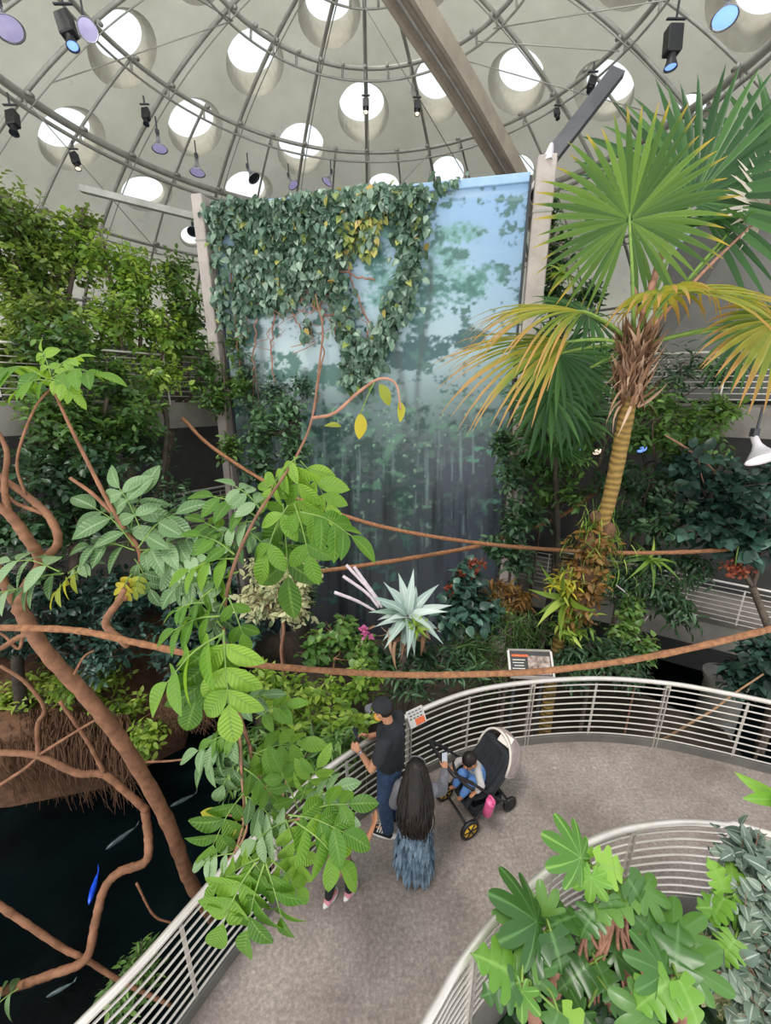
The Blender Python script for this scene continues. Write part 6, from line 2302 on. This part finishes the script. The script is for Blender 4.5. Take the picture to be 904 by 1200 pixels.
hand(body, W2, (.5, .3, -.4), (.4, .8, -.2), (.5, -.2, .8), .6, .93)
fused(body, 'body', 'skin', t, .0075, 4)
face_parts(T, rot, .97, t)
g = Geo()
chain(g, [(0, 0, .78), (0, 0, 1.0), (0, .0, 1.2)], [.165, .145, .145])
for k in (-1, 1):
    chain(g, [(k * .07, 0, .78), (k * .07, 0, 1.15)], [.12, .105])
chain(g, [(0, 0, 1.26), S1, E1, W1 * .86 + E1 * .14], [.08, .075, .066, .05])
chain(g, [(0, 0, 1.26), S2, E2, W2 * .86 + E2 * .14], [.08, .075, .068, .05])
chain(g, [(-.06, -.06, 1.3), (.06, -.06, 1.3)], [.06, .06])
fused(g, 'hooded_top', 'grey_knit', t, .012, 4)
g = Geo()
an = np.linspace(0, 2 * PI, 40, endpoint=False)
hs = np.linspace(.88, .13, 12)
v = []
for i, h in enumerate(hs):
    f = i / 11
    r = .15 + .05 * f + .012 * np.sin(an * 9 + i) * f
    v.append(np.stack([r * np.cos(an), r * .88 * np.sin(an), h + 0 * an], 1))
v = np.concatenate(v)
g.add(v, [(i * 40 + k, (i + 1) * 40 + k, (i + 1) * 40 + (k + 1) % 40, i * 40 + (k + 1) % 40) for i in range(11) for k in range(40)])
sk = g.build('skirt', 'skirt_blue', t, local=True)
rg = np.random.RandomState(6)
g = Geo()
for tier in range(6):
    h = .82 - tier * .115
    f = (.88 - h) / .75
    n = 70
    a = rg.rand(n) * 2 * PI
    r = .155 + .05 * f
    pos = np.stack([r * np.cos(a), r * .88 * np.sin(a), h + .02 * rg.normal(size=n)], 1)
    rad = np.stack([np.cos(a), np.sin(a), 0 * a], 1)
    put(g, t_strap(4, .28, -.1, .3), pos, rad * .08 + V(0, 0, -1) + rg.normal(size=(n, 3)) * .1, rad + rg.normal(size=(n, 3)) * .3, .15 + .05 * rg.rand(n), rng=rg)
g.build('fringe', 'skirt_blue', sk, local=True)
for k in (-1, 1):
    g = Geo()
    shoe(g, (k * .09, .03, .005), -.1 * k, .24, .08, .07)
    fused(g, 'shoe', 'black_knit', t, .01, 2)
# hair: cap on the skull plus a long fall down the back
g = Geo()
ellipsoid(g, T(0, -.025, .03), V(.092, .1, .097), rot)
chain(g, [T(0, -.06, .03), V(0, -.1, 1.38), V(0, -.155, 1.2), V(.0, -.17, 1.02), V(0, -.155, .9)], [.1, .11, .12, .1, .05])
for k in (-1, 1):
    chain(g, [T(k * .06, -.02, .02), V(k * .1, -.05, 1.36), V(k * .125, -.11, 1.2), V(k * .1, -.15, 1.02), V(k * .07, -.15, .88)], [.055, .065, .075, .07, .03])
hr_ = fused(g, 'hair', 'hair_dark', t, .011, 3)
g = Geo()
for k in range(230):
    x = rg.uniform(-1.05, 1.05)
    wv = rg.normal(size=(6, 3)) * .012
    c = cr(np.array([T(x * .04, -.085, .105), T(x * .08, -.115, .03), V(x * .14, -.185 + .07 * x * x, 1.33), V(x * .17, -.275 + .1 * x * x, 1.16), V(x * .15 + .02 * rg.normal(), -.265 + .08 * x * x, 1.0), V(x * .11 + .03 * rg.normal(), -.235, .84 + .09 * rg.rand())]) + wv, 5)
    tube(g, c, [.006, .0085, .007, .002], 5)
g.build('strands', 'hair_dark', hr_, local=True)
g = Geo()
c = [T(-.082, .02, .06), T(-.06, -.01, .118), T(0, -.02, .14), T(.06, -.01, .118), T(.082, .02, .06)]
tube(g, cr(np.array(c), 6), .008, 6)  # thin grey band arched over the top of the hair
hb = g.build('grey_band', 'grey_knit', hr_, local=True)
hb['label'] = 'grey band over the hair'
M = Matrix.Translation((wx, wy, 0)) @ Matrix.Rotation(wr, 4, 'Z') @ Matrix.Scale(.93, 4)
ph = thing('phone', 'pale phone held out towards the stroller by the woman with long hair', 'phone', np.array(M @ Vector((.29, .455, 1.2))), wr)
g = Geo()
box(g, (0, 0, 0), (.075, .012, .15), rot=(-.25, .1, .5), bev=.003)
g.build('case', 'phone_glass', ph, smooth=False, local=True)
g = Geo()
box(g, (0, 0, 0), (.064, .0135, .136), rot=(-.25, .1, .5))
g.build('screen', 'phone_pale', ph, smooth=False, local=True)

# ------------------------------------------------------------------ child behind the leaves
cx, cy = GZ(399, 1050, 0)[:2]
crz = math.radians(-35)
t = child = thing('person', 'child with one arm raised, half hidden by leaves, in black leggings and pink shoes', 'person', (cx, cy, 0), crz)
body = Geo()
T, rot = head(body, (0, .03, 1.02), .88, pitch=.1, neck=(0, 0, .9))
chain(body, [(0, 0, .58), (0, 0, .72), (0, 0, .84)], [.085, .08, .085])
chain(body, [(.06, 0, .55), (.065, .1, .32), (.065, .06, .07)], [.06, .042, .03])
chain(body, [(-.06, 0, .55), (-.06, -.02, .3), (-.06, -.1, .07)], [.06, .042, .03])
capsule(body, (.065, .05, .045), .03, (.068, .14, .032), .024)
capsule(body, (-.06, -.11, .045), .03, (-.063, -.02, .032), .024)
for k in (-1, 1):
    capsule(body, (k * .03, 0, .86), .045, (k * .11, 0, .855), .036)
S1, E1, W1 = V(.12, 0, .855), V(.25, .1, .8), V(.28, .2, .97)
S2, E2, W2 = V(-.12, 0, .855), V(-.18, -.04, .68), V(-.15, .06, .56)
chain(body, [S1, E1, W1], [.034, .03, .021])
chain(body, [S2, E2, W2], [.034, .03, .021])
hand(body, W1, (-.6, .5, 0), (.05, .35, .9), (-.5, .3, .1), .3, .78)
hand(body, W2, (.6, .2, 0), (.1, .4, -.9), (.2, .9, .2), .5, .78)
fused(body, 'body', 'skin_tan', t, .007, 4)
face_parts(T, rot, .88, t)
g = Geo()
chain(g, [(0, 0, .5), (0, 0, .7), (0, 0, .83)], [.125, .105, .1])
chain(g, [(0, 0, .86), S1, S1 * .6 + E1 * .4], [.065, .056, .05])
chain(g, [(0, 0, .86), S2, S2 * .6 + E2 * .4], [.065, .056, .05])
fused(g, 'top', 'mauve_cotton', t, .01, 3)
g = Geo()
chain(g, [(.058, 0, .53), (.065, .1, .32), (.065, .06, .09)], [.075, .055, .043])
chain(g, [(-.058, 0, .53), (-.06, -.02, .3), (-.06, -.1, .09)], [.075, .055, .043])
chain(g, [(-.03, 0, .55), (.03, 0, .55)], [.09, .09])
fused(g, 'leggings', 'black_knit', t, .01, 3)
for k, p in ((1, (.066, .085, .005)), (-1, (-.061, -.075, .005))):
    g = Geo()
    shoe(g, p, 0, .18, .07, .06)
    s_ = fused(g, 'shoe', 'pink_shoe', t, .008, 2)
    sole(p, 0, .2, .08, t).parent = s_
g = Geo()
ellipsoid(g, T(0, -.022, .03), V(.084, .1, .094), rot)
chain(g, [T(0, -.07, .02), V(0, -.09, .92), V(0, -.1, .78)], [.07, .065, .035])
fused(g, 'hair', 'hair_dark', t, .01, 3)

# ------------------------------------------------------------------ stroller (local +Y = towards the handle)
sx, sy = 1.11, 3.72
sr = math.radians(116)
t = stroller = thing('stroller', 'black stroller with mauve canopy and yellow-rimmed wheels on the walkway', 'stroller', (sx, sy, 0), sr)
g = Geo()
for k in (-1, 1):
    tube(g, cr(np.array([(k * .24, .3, .14), (k * .24, .05, .42), (k * .24, -.22, .72)]), 6), .016, 8)
    tube(g, cr(np.array([(k * .2, -.32, .12), (k * .24, -.05, .4), (k * .24, .3, .8)]), 6), .016, 8)
    tube(g, [(k * .24, .05, .42), (k * .24, -.05, .40)], .022, 8)
tube(g, [(-.24, .3, .14), (.24, .3, .14)], .014, 8)
tube(g, [(-.2, -.32, .14), (.2, -.32, .14)], .014, 8)
g.build('frame', 'black_paint', t, local=True)
g = Geo()
tube(g, cr(np.array([(-.24, .3, .8), (-.24, .5, 1.0), (-.2, .56, 1.04), (.2, .56, 1.04), (.24, .5, 1.0), (.24, .3, .8)]), 8), .02, 10)
g.build('handle', 'black_paint', t, local=True)
g = Geo()                                    # padded seat with wings
chain(g, [(-.12, .16, .43), (.12, .16, .43)], [.06, .06])
chain(g, [(-.12, -.02, .42), (.12, -.02, .42)], [.07, .07])
chain(g, [(-.12, -.16, .58), (.12, -.16, .58)], [.06, .06])
chain(g, [(-.12, -.26, .84), (.12, -.26, .84)], [.055, .055])
for k in (-.12, -.06, 0, .06, .12):
    chain(g, [(k, .16, .43), (k, -.04, .42), (k, -.17, .6), (k, -.26, .84)], [.055, .06, .055, .05])
for k in (-1, 1):
    chain(g, [(k * .19, .16, .47), (k * .2, -.04, .5), (k * .2, -.17, .66), (k * .18, -.25, .84)], [.03, .045, .045, .035])
chain(g, [(-.1, .16, .43), (-.1, .24, .3)], [.045, .03])
chain(g, [(.1, .16, .43), (.1, .24, .3)], [.045, .03])
chain(g, [(-.1, .24, .3), (.1, .24, .3)], [.035, .035])
fused(g, 'seat', 'black_cotton', t, .013, 3)
# folding canopy: three hoops with stretched cloth
g = Geo()
nu, nv = 18, 14
v = []
for i in range(nv + 1):
    a = -.55 + 1.75 * i / nv                  # hoop tilt around the hinge
    for j in range(nu + 1):
        b = PI * j / nu
        bul = 1 + .05 * math.sin(i / nv * 3 * PI) ** 2
        r = .37 * bul * math.sin(b) ** .75
        v.append((-.25 * math.cos(b), -.16 - r * math.cos(a), .64 + r * math.sin(a) + .02))
q = [(i * (nu + 1) + j, (i + 1) * (nu + 1) + j, (i + 1) * (nu + 1) + j + 1, i * (nu + 1) + j + 1) for i in range(nv) for j in range(nu)]
g.add(v, q)
can = g.build('canopy', 'canopy_mauve', t, local=True)
so_ = can.modifiers.new('s', 'SOLIDIFY')
so_.thickness = .008
g = Geo()
for i in (0, 5, 9, nv):
    tube(g, np.array(v[i * (nu + 1):(i + 1) * (nu + 1)]), .009 if i < nv else .014, 6)
g.build('hoop', 'canopy_trim', can, local=True)
g = Geo()
box(g, (0, .0, .19), (.36, .4, .02), bev=.008)
for k in (-1, 1):
    box(g, (k * .18, 0, .25), (.015, .4, .13))
    box(g, (0, k * .2, .24), (.36, .015, .11))
g.build('basket', 'black_cotton', t, smooth=False, local=True)
g = Geo()
tube(g, cr(np.array([(-.2, .06, .62), (-.19, .24, .63), (0, .3, .63), (.19, .24, .63), (.2, .06, .62)]), 6), .018, 8)
g.build('bumper_bar', 'black_paint', t, local=True)
g = Geo()
box(g, (-.06, -.3, .96), (.16, .02, .12), rot=(.9, 0, .2), bev=.006)
pc_ = g.build('pouch', 'canopy_trim', t, smooth=False, local=True)
pc_['label'] = 'cream pouch'
for x, y, r in ((-.25, .3, .13), (.25, .3, .13), (-.2, -.33, .1), (.2, -.33, .1)):
    g = Geo()
    c = np.array([(x, y + math.cos(a) * (r - .025), r + .002 + math.sin(a) * (r - .025)) for a in np.linspace(0, 2 * PI, 28)])
    tube(g, c, .025, 8, False)
    wh = g.build('wheel', 'black_paint', t, local=True)
    g = Geo()
    s_ = 1 if x > 0 else -1
    lathe(g, [(0, -.02), (r - .045, -.02), (r - .04, -.005), (r - .04, .005), (r - .045, .02), (0, .02)], (x, y, r), axis=(1, 0, 0), seg=22)
    rm = g.build('rim', 'rim_yellow' if y > 0 else 'black_paint', wh, local=True)
    g = Geo()
    for k in range(3):
        a = k * PI / 3
        bar(g, (x, y - math.cos(a) * (r - .045), r - math.sin(a) * (r - .045)), (x, y + math.cos(a) * (r - .045), r + math.sin(a) * (r - .045)), .047, .02, up=(0, -math.sin(a), math.cos(a)))
    if y > 0:
        g.build('spokes', 'black_paint', wh, local=True, smooth=False)

# baby sitting in the stroller, bending forward
M = Matrix.Translation((sx, sy, 0)) @ Matrix.Rotation(sr, 4, 'Z')
t = baby = thing('person', 'dark-haired baby in blue and grey leaning forward in the stroller', 'baby', np.array(M @ Vector((0, .02, .49))), sr)
body = Geo()
T, rot = head(body, (-.02, .17, .345), .86, pitch=.55, neck=(-.01, .1, .24))
chain(body, [(0, 0, .06), (0, .04, .14), (0, .08, .21)], [.075, .075, .07])
for k in (-1, 1):
    chain(body, [(k * .05, .02, .04), (k * .075, .18, .07), (k * .07, .27, -.06)], [.05, .038, .025])
    capsule(body, (k * .07, .275, -.075), .024, (k * .075, .33, -.07), .02)
    capsule(body, (k * .03, .085, .215), .035, (k * .085, .085, .21), .03)
chain(body, [(-.09, .085, .21), (-.2, .12, .15), (-.22, .22, .13)], [.03, .026, .02])
chain(body, [(.09, .085, .21), (.18, .16, .14), (.16, .25, .12)], [.03, .026, .02])
hand(body, (-.22, .22, .13), (.2, .2, -.8), (-.05, .9, -.2), (.9, .1, 0), .6, .55)
hand(body, (.16, .25, .12), (-.2, .2, -.8), (-.1, .9, -.2), (-.9, .1, 0), .6, .55)
fused(body, 'body', 'skin_tan', t, .006, 3)
face_parts(T, rot, .86, t)
g = Geo()
ellipsoid(g, T(0, -.022, .028), V(.085, .102, .098) * .89, rot)
g.build('hair', 'hair_dark', t, local=True)
g = Geo()
chain(g, [(0, .03, .12), (0, .07, .19)], [.092, .085])
chain(g, [(0, .085, .21), (-.09, .085, .21), (-.2, .12, .15), (-.215, .19, .135)], [.05, .045, .04, .033])
chain(g, [(0, .085, .21), (.09, .085, .21), (.18, .16, .14), (.165, .22, .125)], [.05, .045, .04, .033])
fused(g, 'jumper', 'baby_grey', t, .009, 3)
g = Geo()
chain(g, [(0, .0, .06), (0, .05, .14)], [.095, .1])
for k in (-1, 1):
    chain(g, [(k * .05, .02, .04), (k * .075, .18, .07), (k * .07, .265, -.04)], [.07, .055, .04])
    capsule(g, (k * .04, .09, .14), .03, (k * .05, .12, .23), .02)
fused(g, 'dungarees', 'baby_blue', t, .009, 3)

# bottle hanging on the side of the stroller
bp_ = np.array(M @ Vector((-.315, .13, .36)))
t = wb_ = thing('water_bottle', 'pink water bottle with a loop lid hanging on the near side of the stroller', 'bottle', bp_, sr)
g = Geo()
ax = unit(V(-.25, .1, 1))
lathe(g, [(0, 0), (.034, 0), (.038, .006), (.038, .15), (.032, .165), (0, .168)], (0, 0, 0), axis=ax, seg=22)
g.build('flask', 'bottle_pink', t, local=True)
g = Geo()
lathe(g, [(.036, .168), (.038, .172), (.038, .2), (.03, .21), (0, .212)], (0, 0, 0), axis=ax, seg=22)
ld = g.build('lid', 'bottle_pink', t, local=True)
g = Geo()
c = ax * .225
tube(g, [c + V(math.cos(a) * .03, 0, math.sin(a) * .03) for a in np.linspace(0, 2 * PI, 20)], .009, 7, False)
g.build('loop', 'bottle_pink', ld, local=True)
wb_.scale = (1.35, 1.35, 1.35)
SKY, LOWER_FILL, SUN, EXPO = 1.35, 2.7, 2.2, 0.0
SUN_DIR = (.3, .35, -1.0)
# ================================================================== LIGHT
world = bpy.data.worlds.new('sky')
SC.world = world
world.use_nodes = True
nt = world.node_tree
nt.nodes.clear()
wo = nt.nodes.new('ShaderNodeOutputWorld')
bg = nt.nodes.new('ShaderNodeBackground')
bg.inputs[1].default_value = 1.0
tc = nt.nodes.new('ShaderNodeTexCoord')       # bright overcast sky above, brighter lower half added as fill for the shell
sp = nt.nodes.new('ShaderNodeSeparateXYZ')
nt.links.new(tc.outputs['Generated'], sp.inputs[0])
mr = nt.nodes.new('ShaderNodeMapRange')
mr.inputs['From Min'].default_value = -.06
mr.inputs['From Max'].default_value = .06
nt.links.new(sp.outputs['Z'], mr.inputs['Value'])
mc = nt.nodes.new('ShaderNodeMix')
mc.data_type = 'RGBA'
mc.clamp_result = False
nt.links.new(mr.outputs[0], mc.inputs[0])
mc.inputs[6].default_value = (.98 * LOWER_FILL, .97 * LOWER_FILL, .93 * LOWER_FILL, 1)
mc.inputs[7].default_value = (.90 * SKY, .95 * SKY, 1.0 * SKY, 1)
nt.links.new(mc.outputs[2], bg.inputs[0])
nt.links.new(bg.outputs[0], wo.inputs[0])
sd = bpy.data.lights.new('sun', 'SUN')
sd.energy = SUN
sd.angle = math.radians(14)
sd.color = (1.0, .95, .86)
so = bpy.data.objects.new('sun', sd)
COL.objects.link(so)
so.rotation_euler = Vector(SUN_DIR).to_track_quat('-Z', 'Y').to_euler()
SC.view_settings.view_transform = 'Standard'
SC.view_settings.look = 'None'
SC.view_settings.exposure = EXPO
SC.view_settings.gamma = 1
SC.view_settings.use_curve_mapping = False
SC.cycles.max_bounces = 8
SC.cycles.diffuse_bounces = 4
SC.cycles.glossy_bounces = 3
SC.cycles.transmission_bounces = 4
SC.cycles.transparent_max_bounces = 12
SC.cycles.use_denoising = True
SC.cycles.sample_clamp_indirect = 6
